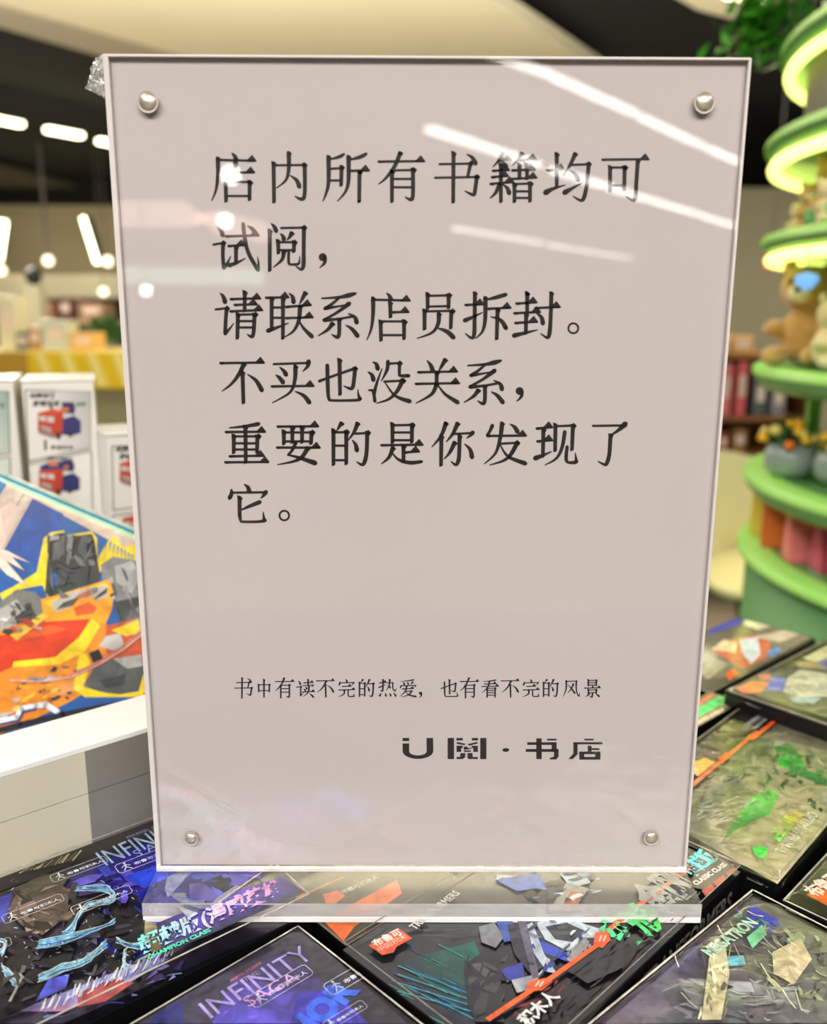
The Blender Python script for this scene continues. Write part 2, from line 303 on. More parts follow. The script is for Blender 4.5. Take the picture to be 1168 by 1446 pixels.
# ------------------------------------------------------------ toy boxes lying on the table
m_card = mat('black_cardboard', (10, 10, 12), 0.35, coat=.3); m_wrap = thin_clear('shrink_wrap', ior=1.45, rough=.10, boost=1.5, bump=.30, bs=22, stretch=(1, 3, 1))
def toy_box(px, ang, u0, u1, v0, v1, label, z=0.0, wrap=None, edge=(150, 146, 138), group=None, ew=.0007, zb=-.0555):
    A = bz(*px, z); a = math.radians(ang); u = Vector((math.cos(a), math.sin(a), 0)); v = Vector((math.sin(a), -math.cos(a), 0))
    c = [A+u*p+v*q for p, q in ((u0, v1), (u1, v1), (u1, v0), (u0, v0))]
    r = thing('toy_box', (sum((p.x for p in c))/4, sum((p.y for p in c))/4, zb), label, 'box', group)
    prism('box_body', [Vector((p.x, p.y, zb)) for p in c], (0, 0, z-zb), m_card, r, .0006)
    fc = Face((0, 0, z), (0, 0, 1)); fc.box = (A, u, v, u0, u1, v0, v1); fc.clipbox = fc.box; fc.root = r
    fc.poly(c, (18, 18, 22), True)
    e = [p for p in c]; fc.edge = (e, edge, ew); fc.wrap = wrap; fc.z = z
    return fc
def finish(fc, foil=False):
    e, col, ew = fc.edge; ins = [p+(sum(e, Vector())/4-p).normalized()*ew for p in e]
    fc.line(ins+[ins[0]], ew, col, True); fc.build('printed_face', FOIL() if foil else PRINT(), fc.root)
    if fc.wrap:
        A, u, v, u0, u1, v0, v1 = fc.box; amp, seed, N = fc.wrap, random.random()*9, 36; V = []; Fq = []
        for i in range(N+1):
            for j in range(N+1):
                s, t = i/N, j/N; p = A+u*(u0-.0008+(u1-u0+.0016)*s)+v*(v0-.0008+(v1-v0+.0016)*t)
                rim = min(s, 1-s, t, 1-t); h = max(0, noise.noise(Vector((p.x*45+seed, p.y*110, 0))))*amp + (.0006 if rim > 0 else -.004)
                V.append((p.x, p.y, fc.z+.0012+h))
        for i in range(N):
            for j in range(N): Fq.append((i*(N+1)+j, (i+1)*(N+1)+j, (i+1)*(N+1)+j+1, i*(N+1)+j+1))
        o = pyd('plastic_wrap', V, Fq, m_wrap, fc.root, True)
    return fc.root
def sticker(fc, p0, p1, col=(205, 210, 235), txt='布鲁可积木人', man=True):
    """outlined pill with a walking figure and characters, baseline p0 to p1 in pixels"""
    a, b = fc.P(*p0), fc.P(*p1); t = (b-a); L = t.length; t.normalize(); q = fc.n.cross(t); h = L*.26
    loop = [a+q*h*.15, a+t*h*.15, b-t*h*.15, b+q*h*.15, b+q*h*.85, b-t*h*.15+q*h, a+t*h*.15+q*h, a+q*h*.85]
    fc.line(loop+[loop[0]], L*.010, col, True)
    m = lambda x, y: a+t*(x*h)+q*(y*h)
    if man:
        fc.line([m(.35, .12), m(.55, .45), m(.8, .12)], L*.018, col, True); fc.line([m(.55, .45), m(.58, .72)], L*.024, col, True); fc.line([m(.32, .5), m(.58, .68), m(.82, .48)], L*.016, col, True)
        fc.poly([m(.58+.09*math.cos(k), .84+.09*math.sin(k)) for k in (0, 1.05, 2.1, 3.14, 4.2, 5.2)], col, True)
    fc.text(txt, a+t*h*1.05+q*h*.28, b-t*h*.25+q*h*.28, col, .02, .8, world=True)
# --- blue hero box on the left
BLUE, NAVY, ICE, LAV = (48, 52, 160), (22, 24, 70), (120, 185, 225), (140, 140, 215)
f1 = toy_box((215, 1178), 39.5, -.165, .0255, 0, .088, 'large dark box with blue lightning artwork lying against the grey bin front', edge=(196, 192, 182))
f1.poly([(0, 1262), (215, 1178), (330, 1200), (390, 1240), (440, 1290), (250, 1375), (90, 1446), (-60, 1446), (-60, 1290)], [(120, 112, 96), (50, 48, 70), (60, 55, 90), (40, 40, 55), (30, 28, 40), (36, 34, 48), (70, 66, 90), (60, 56, 70), (70, 66, 60)])
f1.poly([(92, 1240), (205, 1192), (300, 1215), (270, 1260), (225, 1330), (185, 1360), (130, 1330), (100, 1280)], [(46, 46, 96), (40, 44, 190), (60, 60, 150), (80, 66, 190), (60, 58, 150), (44, 60, 190), (40, 40, 90), (70, 40, 90)])
f1.poly([(0, 1268), (18, 1260), (8, 1300), (-10, 1310), (-30, 1290)], (70, 74, 180))
f1.shards([(95, 1240), (300, 1180), (330, 1260), (190, 1330)], 40, [(70, 70, 190), (90, 84, 210), (50, 56, 160), (120, 110, 220), (60, 80, 200)], 25, .16)
f1.shards([(60, 1400), (260, 1330), (260, 1400), (60, 1446)], 40, [(110, 110, 200), (150, 150, 220), (70, 70, 160), (130, 170, 220), (80, 60, 120)], 26, .12)
# dark rocky masses
f1.poly([(22, 1268), (70, 1243), (100, 1262), (92, 1300), (60, 1325), (30, 1310), (12, 1290)], (96, 84, 76)); f1.poly([(18, 1262), (60, 1238), (100, 1240), (84, 1262), (30, 1276)], (84, 80, 66))
f1.poly([(100, 1272), (150, 1262), (192, 1268), (205, 1300), (205, 1340), (180, 1362), (150, 1330), (108, 1322)], (34, 34, 36)); f1.poly([(0, 1320), (60, 1326), (70, 1380), (50, 1430), (0, 1446), (-30, 1400)], (40, 36, 40))
f1.poly([(66, 1330), (110, 1330), (95, 1380), (140, 1350), (170, 1350), (180, 1390), (130, 1400), (80, 1410), (60, 1400)], (30, 34, 38)); f1.poly([(205, 1305), (238, 1312), (240, 1340), (215, 1350), (204, 1332)], [(150, 140, 96), (60, 56, 48), (50, 46, 40), (120, 110, 80), (60, 54, 50)])
f1.shards([(20, 1262), (110, 1250), (110, 1310), (40, 1330)], 26, [(120, 104, 92), (70, 62, 56), (150, 134, 122), (50, 44, 42)], 3, .3)
f1.shards([(0, 1330), (200, 1290), (200, 1380), (10, 1440)], 60, [(44, 44, 50), (62, 62, 72), (26, 26, 30), (84, 84, 96), (52, 40, 60)], 5, .12)
f1.shards([(100, 1250), (230, 1215), (240, 1300), (150, 1300)], 24, [(60, 60, 170), (40, 44, 150), (90, 76, 190), (36, 36, 90)], 15, .2)
def bolt(pts, seed, w=9):
    R = random.Random(seed); C4 = [(70, 130, 185), (110, 175, 215), (150, 205, 235), (50, 90, 150), (190, 225, 245)]
    P = smooth_path([(x, y, w*R.uniform(.5, 1.3)) for x, y in pts], 5); l = [(x+R.uniform(-w, w)*.4, y-q*.7) for x, y, q in P]; b = [(x+R.uniform(-w, w)*.4, y+q*.7) for x, y, q in P]
    for k in range(len(P)-1): f1.poly([l[k], l[k+1], b[k+1], b[k]], [C4[R.randrange(3)], C4[R.randrange(5)], C4[R.randrange(4)], C4[3]])
    for k in range(9):
        t = R.random(); f1.line([(x*(1-t)+x2*t+R.uniform(-2, 2), y*(1-t)+y2*t+R.uniform(-2, 2)) for (x, y), (x2, y2) in list(zip(l, b))[R.randrange(3)::R.choice((2, 3))]], R.uniform(.0002, .0006), R.choice(C4))
    f1.line(l, .0003, (205, 230, 245)); f1.line(b, .0003, (190, 220, 240))
bolt([(108, 1265), (150, 1264), (160, 1280), (120, 1290), (104, 1320), (90, 1330)], 1, 6); bolt([(55, 1345), (90, 1338), (140, 1322), (165, 1310)], 2, 7); bolt([(55, 1395), (90, 1380), (120, 1370), (150, 1345)], 3, 8); bolt([(-4, 1340), (10, 1345), (2, 1360)], 4, 6); bolt([(5, 1380), (20, 1400), (25, 1405)], 6, 7)
bolt([(165, 1342), (185, 1350), (205, 1350), (210, 1342)], 7, 7); bolt([(180, 1358), (176, 1380), (190, 1384)], 8, 7)
f1.poly([(70, 1400), (100, 1392), (95, 1412), (52, 1432)], (78, 84, 200)); f1.poly([(52, 1435), (200, 1375), (240, 1370), (160, 1420), (90, 1446), (30, 1446)], [(120, 110, 190), (150, 170, 230), (120, 130, 200), (150, 140, 215), (170, 120, 150), (100, 90, 140)])
f1.poly([(110, 1420), (165, 1398), (190, 1405), (150, 1432), (112, 1440)], (150, 70, 80))
R_ = random.Random(4)
for k in range(60):
    x = 60+k*3.1; y = 1446-(x-60)*.43+R_.uniform(-4, 6); f1.line([(x, y), (x+R_.uniform(3, 9), y-R_.uniform(6, 20))], .0004, R_.choice([(190, 195, 235), (225, 228, 245), (120, 110, 170)]))
for k in range(120):
    x, y = R_.uniform(10, 240), R_.uniform(1265, 1420); f1.line([(x, y), (x+R_.uniform(-5, 5), y+R_.uniform(-4, 4))], R_.uniform(.00015, .0004), R_.choice([(150, 160, 190), (90, 100, 130), (190, 200, 220), (100, 90, 150)]))
for k in range(9):
    f1.line([(6+R_.uniform(0, 30), 1400+R_.uniform(0, 40)), (20+R_.uniform(0, 14), 1396+R_.uniform(0, 12))], .0008, R_.choice([(150, 148, 140), (70, 66, 62)]))
for k in range(16):
    x = 30+k*5; f1.line([(x, 1255-k*1.2), (x+8+R_.uniform(0, 8), 1247-k*1.6)], .0007, R_.choice([(130, 124, 96), (70, 66, 54), (160, 154, 124)]))
f1.text('INFINITY', (152, 1245), (268, 1195), (160, 186, 228), 0.0, 1.75); f1.text('S A G A', (196, 1233), (268, 1200), (150, 165, 215), 0.0, 1.1); f1.text('MARVEL STUDIOS', (182, 1206), (252, 1178), (130, 128, 190), .02, .9)
f1.poly([(178, 1262), (204, 1251), (212, 1256), (236, 1246), (240, 1262), (205, 1278)], (38, 70, 225)); f1.text('THOR', (200, 1272), (300, 1232), (36, 70, 220), .05, 1.1)
sticker(f1, (78, 1270), (155, 1240)); sticker(f1, (171, 1257), (255, 1224)); sticker(f1, (10, 1330), (94, 1296)); sticker(f1, (108, 1318), (190, 1284)); sticker(f1, (-60, 1390), (20, 1360))
f1.poly([(222, 1330), (330, 1285), (400, 1262), (430, 1284), (300, 1345), (232, 1374)], [(40, 36, 70), (80, 60, 190), (90, 80, 120), (40, 40, 50), (30, 28, 36), (50, 46, 90)])
f1.shards([(225, 1250), (330, 1225), (380, 1270), (250, 1330)], 26, [(150, 150, 160), (96, 104, 140), (60, 70, 170), (110, 116, 130), (70, 60, 150)], 21, .3)
f1.line([(310, 1300), (388, 1244)], .0007, (190, 170, 180)); f1.text('超越版(漫威英雄', (200, 1374), (402, 1284), (110, 225, 235), .035, 1.3, .25, col2=(255, 130, 190)); f1.text('CHAMPION CLASS', (212, 1383), (300, 1342), (70, 225, 170), .03, 1.0)
f1.c = [[tuple(min(1, v*1.35) for v in c[:3])+(1,) for c in cs] for cs in f1.c]
finish(f1, True)
# --- lower centre hero box
f2 = toy_box((422, 1308), 44.4, -.165, 0, 0, .088, 'dark violet box with large blue capital letters, its corner under the acrylic base', z=-.002, edge=(205, 200, 190))
f2.poly([(190, 1446), (422, 1308), (575, 1446)], [(60, 58, 90), (58, 56, 62), (52, 50, 58)]); f2.poly([(300, 1446), (330, 1380), (400, 1340), (470, 1400), (470, 1446)], [(80, 70, 190), (70, 60, 120), (50, 48, 66), (60, 56, 110), (96, 84, 220)])
f2.poly([(220, 1436), (255, 1412), (262, 1446), (212, 1446)], (44, 50, 130)); f2.poly([(410, 1446), (420, 1405), (470, 1400), (520, 1446)], (66, 60, 190)); f2.shards([(330, 1390), (420, 1390), (430, 1446), (310, 1446)], 8, [(120, 100, 230), (80, 80, 210)], 8, .2)
f2.text('MARVEL STUDIOS', (327, 1388), (370, 1362), (196, 120, 116), .02, 1.1); f2.text('THE', (346, 1388), (368, 1376), (150, 148, 160), 0, .9); f2.text('INFINITY', (298, 1440), (444, 1353), (170, 155, 225), 0.0, 1.15); f2.text('SAGA', (352, 1424), (424, 1384), (220, 160, 225), 0, .9)
f2.text('THOR', (404, 1500), (508, 1398), (48, 92, 235), .06, 1.05, col2=(60, 110, 245)); sticker(f2, (362, 1426), (444, 1376)); sticker(f2, (470, 1408), (548, 1362)); sticker(f2, (465, 1458), (520, 1424)); sticker(f2, (380, 1470), (392, 1452), man=False, txt='人')
finish(f2, True)
# --- black box with orange line under the sign
f3 = toy_box((484, 1342), 44.5, 0, .147, 0, .0796, 'black box with an orange zigzag line and blue white armour art under the sign', edge=(120, 116, 110), ew=.0005)
f3.poly([(484, 1342), (640, 1240), (960, 1160), (1046, 1232), (800, 1446), (600, 1446)], [(28, 32, 34), (50, 54, 60), (60, 62, 66), (26, 24, 26), (16, 12, 14), (10, 14, 24)])
f3.poly([(560, 1360), (670, 1330), (700, 1400), (660, 1446), (620, 1430)], [(14, 30, 34), (14, 96, 84), (20, 60, 60), (14, 24, 60), (12, 20, 40)])
for k in range(34):
    x = R_.uniform(545, 670); y = 1330+R_.uniform(0, 90); l = R_.uniform(14, 70); f3.line([(x, y), (x+l, y+l*.5)], R_.uniform(.0001, .0003), R_.choice([(30, 150, 130), (40, 120, 190), (60, 170, 180), (30, 60, 130), (20, 90, 90)]))
for k in range(4): f3.line([(562, 1366+k*12), (664, 1406+k*8)], .0003, (50, 160, 170))
f3.poly([(655, 1366), (690, 1340), (705, 1366), (712, 1446), (672, 1446), (660, 1420)], (26, 28, 32)); f3.shards([(655, 1350), (720, 1340), (740, 1400), (668, 1446)], 22, [(40, 42, 46), (24, 26, 30), (64, 66, 72), (18, 20, 40)], 31, .35)
# abstract white and blue armour plates
for P, c in (([(676, 1312), (698, 1306), (712, 1326), (700, 1342), (680, 1334)], (120, 124, 132)), ([(700, 1302), (724, 1304), (730, 1330), (712, 1334)], (52, 80, 170)), ([(716, 1310), (760, 1300), (800, 1330), (790, 1356), (750, 1380), (726, 1350)], (34, 36, 52)),
             ([(756, 1306), (800, 1300), (850, 1316), (846, 1340), (800, 1346), (770, 1330)], (190, 204, 214)), ([(770, 1312), (800, 1306), (826, 1318), (808, 1334), (784, 1330)], (40, 46, 50)), ([(764, 1332), (800, 1348), (846, 1332), (850, 1344), (802, 1362), (760, 1346)], (50, 74, 180)),
             ([(742, 1310), (752, 1306), (768, 1350), (786, 1378), (772, 1376), (750, 1344)], (176, 190, 206)), ([(706, 1374), (738, 1362), (742, 1392), (716, 1386)], (40, 54, 150)), ([(722, 1388), (764, 1378), (752, 1400), (730, 1406)], (150, 152, 160)), ([(730, 1300), (742, 1300), (762, 1384), (752, 1386)], (86, 84, 104))): f3.poly(P, c)
for P, c in (([(700, 1246), (760, 1236), (770, 1256), (730, 1262)], (64, 104, 196)), ([(790, 1236), (826, 1234), (834, 1250), (806, 1258)], (170, 190, 206)), ([(748, 1272), (790, 1244), (806, 1256), (778, 1290)], (60, 56, 60)), ([(776, 1288), (800, 1250), (832, 1258), (806, 1292)], (150, 148, 144)), ([(790, 1290), (806, 1262), (826, 1264), (810, 1290)], (176, 96, 44))): f3.poly(P, c)
f3.shards([(690, 1240), (850, 1232), (850, 1270), (720, 1290)], 26, [(140, 150, 170), (60, 64, 80), (90, 110, 180), (180, 186, 190), (40, 42, 48)], 33, .14); f3.shards([(745, 1305), (850, 1300), (840, 1360), (740, 1390)], 20, [(200, 210, 220), (90, 96, 110), (40, 60, 150), (60, 64, 72)], 34, .14)
f3.poly([(820, 1330), (880, 1330), (880, 1372), (830, 1395), (800, 1376)], (30, 32, 40)); f3.poly([(800, 1360), (826, 1328), (832, 1340), (806, 1366)], (150, 150, 152))
for i in range(5):
    for j in range(3): x, y = 800+i*6+j*3, 1352-i*5+j*5; f3.poly([(x, y), (x+4, y-3), (x+5, y+1), (x+1, y+4)], (140, 140, 138))
OR = (240, 92, 30)
f3.line([(690, 1446), (752, 1404), (764, 1402), (776, 1392)], .0018, OR); f3.poly([(748, 1392), (770, 1388), (778, 1392), (764, 1406), (742, 1406)], OR); f3.line([(772, 1392), (842, 1342)], .0018, OR); f3.poly([(840, 1324), (858, 1320), (862, 1334), (850, 1346), (838, 1340)], OR); f3.line([(852, 1326), (900, 1286), (1003, 1210)], .0019, OR)
for x in (756, 762): f3.line([(x, 1400), (x+5, 1393)], .0006, (240, 200, 180))
for x in (846, 852): f3.line([(x, 1336), (x+3, 1328)], .0006, (240, 200, 180))
f3.text('变形', (884, 1346), (938, 1306), (70, 215, 150), .05, 1.45, col2=(70, 225, 70)); f3.text('金刚', (934, 1296), (984, 1256), (158, 160, 158), .05, 1.5); f3.text('TRANSFORMERS', (586, 1320), (650, 1268), (210, 208, 200), .03, 1.2)
f3.poly([(521, 1342), (562, 1317), (582, 1332), (560, 1344), (556, 1352), (540, 1356)], (228, 84, 44)); f3.text('布鲁可', (530, 1344), (569, 1325), (240, 220, 210), .03, 1.0); f3.text('中国积木', (536, 1351), (576, 1331), (240, 200, 185), 0, .9)
f3.shards([(720, 1446), (960, 1260), (1000, 1262), (800, 1446)], 60, [(26, 22, 24), (40, 24, 28), (20, 20, 24), (34, 30, 36)], 37, .09); f3.shards([(700, 1446), (790, 1388), (800, 1410), (760, 1446)], 24, [(110, 26, 30), (60, 20, 24), (90, 24, 28)], 38, .2)
f3.poly([(985, 1214), (1012, 1198), (1046, 1232), (1000, 1268), (975, 1262)], (44, 42, 46)); f3.text('超越版', (978, 1247), (1012, 1218), (80, 200, 235), .05, 1.35, col2=(90, 235, 230)); f3.text('CLASSIC CLASS', (983, 1260), (1027, 1231), (240, 210, 215), .03, 1.0); f3.text('积木人', (745, 1462), (790, 1418), (235, 235, 235), .03, 1.0)
for P in ([(990, 1268), (1003, 1258), (1010, 1264), (996, 1276)], [(1006, 1256), (1020, 1246), (1026, 1252), (1012, 1262)], [(1024, 1242), (1036, 1234), (1040, 1238), (1028, 1248)]): f3.poly(P, (170, 44, 48))
f3.shards([(1000, 1205), (1046, 1232), (1040, 1240), (1000, 1215)], 16, [(90, 84, 76), (50, 48, 50), (120, 112, 100)], 40, .4)
r3 = finish(f3)
# lettering down the long side of that box
A, u, v, *_ = f3.box; sd = A+v*.0796+Vector((0, 0, -.012)); fs = Face(sd, v); fs.text('TRANSFORMERS', sd+u*.072-Vector((0, 0, .001)), sd+u*.140-Vector((0, 0, .001)), (100, 98, 92), .03, 1.25, world=True); fs.build('side_lettering', PRINT(), r3)
# --- grey wrapped box bottom right
f4 = toy_box((1062, 1262), 41, -.115, 0, 0, .088, 'silvery shrink-wrapped box with grey armour plates, nearest corner pointing at the base', z=-.004, wrap=.004, edge=(205, 198, 186), ew=.0008)
f4.poly([(835, 1446), (1060, 1262), (1168, 1318), (1168, 1446)], [(84, 74, 90), (96, 92, 92), (140, 138, 120), (120, 118, 120)]); f4.poly([(880, 1420), (985, 1330), (1000, 1380), (950, 1446), (860, 1446)], [(90, 70, 96), (60, 60, 100), (84, 76, 84), (110, 100, 110), (90, 76, 96)])
f4.poly([(1060, 1278), (1100, 1300), (1090, 1320), (1050, 1312)], (70, 74, 190)); f4.poly([(1000, 1350), (1010, 1342), (1050, 1346), (1056, 1362), (1020, 1372), (1004, 1366)], (60, 66, 66)); f4.poly([(1018, 1352), (1050, 1350), (1054, 1364), (1020, 1366)], (96, 190, 215))
for P, c in (([(935, 1400), (975, 1382), (1050, 1386), (1120, 1400), (1126, 1420), (1060, 1420), (980, 1440), (945, 1420)], (126, 128, 134)), ([(975, 1384), (1060, 1388), (1066, 1402), (1000, 1400)], (170, 174, 180)), ([(1064, 1390), (1122, 1402), (1126, 1418), (1070, 1412)], (150, 152, 158)), ([(932, 1424), (980, 1440), (970, 1446), (925, 1446)], (90, 94, 104)), ([(935, 1402), (960, 1392), (976, 1414), (948, 1424)], (74, 76, 84)), ([(1010, 1420), (1050, 1410), (1060, 1446), (1020, 1446)], (100, 104, 112))): f4.poly(P, c)
f4.shards([(930, 1385), (1130, 1380), (1130, 1446), (930, 1446)], 40, [(110, 112, 120), (150, 152, 160), (70, 72, 80), (90, 84, 96)], 41, .12); f4.shards([(1060, 1300), (1168, 1330), (1168, 1420), (1080, 1400)], 40, [(190, 186, 150), (120, 118, 112), (84, 78, 100), (150, 170, 130)], 43, .2); f4.shards([(1040, 1270), (1130, 1310), (1110, 1350), (1030, 1320)], 24, [(100, 100, 190), (110, 170, 150), (70, 66, 100), (150, 146, 130)], 44, .2)
f4.poly([(1012, 1330), (1024, 1340), (1030, 1380), (1018, 1446), (990, 1446), (996, 1400), (1002, 1350)], (206, 200, 160)); f4.poly([(1090, 1350), (1130, 1330), (1146, 1360), (1120, 1396), (1092, 1380)], (222, 206, 168)); f4.shards([(995, 1340), (1035, 1340), (1025, 1446), (985, 1446)], 22, [(236, 230, 190), (180, 172, 130), (120, 116, 100)], 45, .16)
f4.text('MEGATRON', (1004, 1358), (1070, 1310), (180, 225, 200), .04, 1.15); f4.poly([(1054, 1330), (1076, 1312), (1082, 1326), (1062, 1346)], (120, 200, 150)); 
for k in range(36):
    x, y = 1070+R_.gauss(0, 42), 1350+R_.gauss(0, 45); l = R_.uniform(8, 34); a_ = R_.uniform(.2, 1.3); f4.line([(x, y), (x+l*math.cos(a_)*.5, y+l*.5*math.sin(a_)+2), (x+l*math.cos(a_), y+l*math.sin(a_))], R_.uniform(.0001, .0005), R_.choice([(236, 230, 200), (210, 204, 180), (170, 166, 160), (120, 116, 120), (200, 214, 190)]))  # bright beige crinkles painted as glints off the wrinkled wrap
finish(f4)
# --- black box at the right edge
f5 = toy_box((1105, 1272), 44.5, 0, .147, 0, .0796, 'black box with a small orange logo at the frame edge behind the silvery box', z=-.002, wrap=.001, edge=(200, 196, 190))
f5.poly([(1118, 1262), (1168, 1212), (1230, 1240), (1200, 1290), (1130, 1270)], [(36, 34, 34), (84, 76, 72), (40, 38, 40), (26, 26, 26), (30, 30, 28)]); f5.poly([(1139, 1264), (1168, 1242), (1215, 1262), (1180, 1286)], OR); f5.text('布鲁可', (1152, 1268), (1192, 1242), (245, 225, 215), .04, 1.1); finish(f5)
# --- green box
f6 = toy_box((1098, 1249), 46.5, 0, .163, -.0796, 0, 'wrapped box with bright green artwork, painted beige reflection and an orange line behind the sign', z=0, wrap=.0014, edge=(170, 166, 150))
f6.poly([(965, 1060), (1050, 985), (1125, 1000), (985, 1120), (965, 1120)], (40, 34, 32)); f6.poly([(978, 1120), (1113, 1010), (1250, 1040), (1168, 1166), (1098, 1249), (960, 1172)], [(96, 94, 74), (104, 102, 84), (70, 90, 70), (176, 168, 132), (196, 184, 148), (90, 100, 84)])  # beige blends paint the soffit's reflection into the artwork colours
f6.poly([(985, 1170), (1030, 1110), (1090, 1120), (1100, 1180), (1050, 1215)], [(120, 120, 96), (80, 92, 70), (110, 120, 84), (176, 168, 130), (160, 152, 118)]); f6.poly([(1006, 1098), (1060, 1046), (1086, 1052), (1050, 1100), (1010, 1150), (985, 1160)], [(130, 126, 100), (90, 92, 84), (80, 84, 70), (70, 90, 66), (150, 142, 112), (80, 92, 80)])
f6.poly([(1090, 1048), (1118, 1052), (1136, 1080), (1126, 1094), (1100, 1082)], (20, 170, 60)); f6.poly([(1090, 1048), (1118, 1052), (1128, 1066), (1098, 1066)], (10, 110, 50)); f6.poly([(1112, 1076), (1168, 1100), (1168, 1112), (1116, 1092)], (24, 120, 60)); f6.poly([(1058, 1130), (1086, 1114), (1100, 1124), (1088, 1150), (1040, 1172), (1020, 1190), (1030, 1170)], [(70, 200, 80), (60, 210, 80), (80, 200, 90), (60, 150, 70), (50, 130, 66), (50, 100, 60), (60, 130, 70)])
f6.shards([(1060, 1040), (1168, 1060), (1168, 1150), (1080, 1140)], 50, [(110, 116, 104), (60, 84, 64), (160, 164, 150), (40, 60, 48), (90, 96, 90), (30, 130, 60)], 61, .12); f6.shards([(1010, 1045), (1090, 1030), (1080, 1120), (985, 1150)], 30, [(110, 112, 96), (70, 80, 66), (150, 148, 130), (60, 66, 58)], 62, .16)
for k in range(26):
    x, y = 975+R_.uniform(0, 80), 1135+R_.uniform(0, 30); f6.line([(x, y), (x+R_.uniform(4, 20), y-R_.uniform(-6, 10))], .0004, (205, 205, 190))
f6.line([(1110, 1009), (1066, 1044), (1060, 1044), (1022, 1076)], .0022, OR); f6.poly([(1056, 1042), (1068, 1036), (1076, 1040), (1062, 1050)], OR); f6.line([(1028, 1070), (974, 1116)], .0022, OR); f6.poly([(1014, 1074), (1026, 1066), (1032, 1072), (1020, 1082)], OR)
f6.poly([(980, 1080), (996, 1074), (1010, 1080), (986, 1100), (978, 1096)], (250, 180, 50)); f6.poly([(1046, 1030), (1076, 1010), (1092, 1012), (1066, 1034), (1050, 1036)], (150, 148, 146)); f6.poly([(1058, 1028), (1076, 1014), (1084, 1016), (1066, 1031)], (80, 70, 72)); f6.text('TRANSFORMERS', (1046, 1022), (985, 1072), (90, 62, 62), .03, 1.6)
f6.text('OPTIMUS PRIMAL', (1142, 1150), (1093, 1206), (225, 225, 205), .0, 1.2); f6.text('猛兽侠擎天圣', (1118, 1148), (1082, 1188), (225, 190, 80), .04, 1.3, col2=(110, 230, 100)); f6.poly([(1062, 1202), (1072, 1200), (1084, 1202), (1082, 1214), (1072, 1218), (1066, 1212)], (60, 230, 90))
finish(f6, False)
# --- boxes further back on the right
f7 = toy_box((1024, 976), 41, 0, .16, 0, .088, 'pale-edged box with white and violet artwork behind the green box', z=.0095, zb=.0012, wrap=.001, edge=(150, 142, 134), ew=.0022)
f7.poly([(1040, 976), (1168, 912), (1300, 950), (1168, 1014)], [(90, 84, 84), (110, 104, 96), (100, 96, 90), (130, 126, 100)]); f7.poly([(1038, 972), (1062, 962), (1088, 964), (1074, 978), (1050, 980)], (244, 120, 84)); f7.poly([(1070, 954), (1090, 952), (1086, 960), (1074, 960)], (240, 110, 80)); f7.poly([(1080, 976), (1090, 956), (1110, 958), (1108, 976)], (120, 120, 230))
f7.poly([(1106, 978), (1112, 958), (1130, 946), (1168, 952), (1180, 984), (1130, 986)], (216, 214, 190)); f7.poly([(1114, 984), (1160, 986), (1150, 994), (1120, 992)], (190, 214, 214)); f7.poly([(1134, 930), (1168, 912), (1200, 920), (1168, 940)], (232, 228, 180)); f7.poly([(1146, 938), (1180, 926), (1200, 936), (1168, 948)], (130, 120, 190)); f7.poly([(1122, 936), (1150, 934), (1168, 946), (1130, 944)], (190, 160, 120)); finish(f7)
f8 = toy_box((1152, 902), 41.6, -.19, 0, -.06, 0, 'box farthest back, with bright red, blue and cream artwork, before the green drum', z=0, edge=(110, 100, 92))
f8.poly([(985, 890), (1060, 862), (1150, 898), (1045, 956), (985, 960)], [(70, 66, 62), (80, 86, 60), (150, 140, 124), (96, 84, 76), (80, 76, 70)])
for P, c in (([(985, 872), (1010, 862), (1020, 866), (985, 882)], (236, 92, 76)), ([(1000, 888), (1045, 872), (1050, 880), (1000, 898)], (60, 66, 190)), ([(1004, 918), (1022, 906), (1060, 898), (1090, 902), (1080, 930), (1050, 946)], (206, 92, 70)), ([(1005, 917), (1022, 904), (1042, 908), (1038, 922)], (246, 220, 176)), ([(1044, 904), (1070, 900), (1074, 926), (1060, 938), (1048, 922)], (216, 226, 236)), ([(1074, 912), (1086, 906), (1088, 924), (1074, 928)], (210, 110, 80)), ([(1082, 922), (1096, 914), (1104, 918), (1092, 930)], (110, 150, 220)), ([(1066, 900), (1120, 888), (1140, 892), (1100, 908)], (226, 214, 190)), ([(1048, 882), (1062, 864), (1086, 868), (1100, 882), (1070, 890)], (240, 236, 196)), ([(1024, 952), (1036, 944), (1044, 952), (1030, 962)], OR), ([(985, 950), (1010, 930), (1030, 938), (1000, 960)], (150, 150, 120))): f8.poly(P, c)
finish(f8)
f9 = toy_box((1046, 992), 42, -.15, .0, -.030, 0, 'narrow visible box top with green lettering and an orange line between two others', z=0, edge=(150, 144, 120), ew=.0012)
f9.poly([(950, 1010), (1015, 968), (1040, 990), (960, 1050)], (120, 122, 96)); f9.poly([(985, 1000), (1022, 980), (1032, 988), (986, 1014)], (60, 225, 110)); f9.line([(950, 1020), (1018, 972)], .003, (236, 120, 40)); f9.poly([(984, 1018), (1020, 1000), (1024, 1006), (984, 1030)], (220, 196, 160)); finish(f9)
f10 = toy_box((470, 1322), 43, .0, .06, -.05, .008, 'dark box with orange flash seen through the clear base between two boxes', z=-.006, edge=(120, 100, 80))
f10.poly([(400, 1240), (560, 1236), (640, 1240), (480, 1330)], (56, 50, 44)); f10.poly([(456, 1300), (560, 1244), (568, 1262), (500, 1310), (485, 1330)], (226, 100, 40)); f10.poly([(456, 1264), (476, 1258), (488, 1266), (472, 1278), (460, 1276)], (220, 100, 60)); f10.text('布鲁可积木人', (484, 1264), (536, 1240), (180, 170, 160), .03, 1.0); f10.line([(420, 1268), (484, 1240)], .001, (200, 130, 60)); finish(f10)
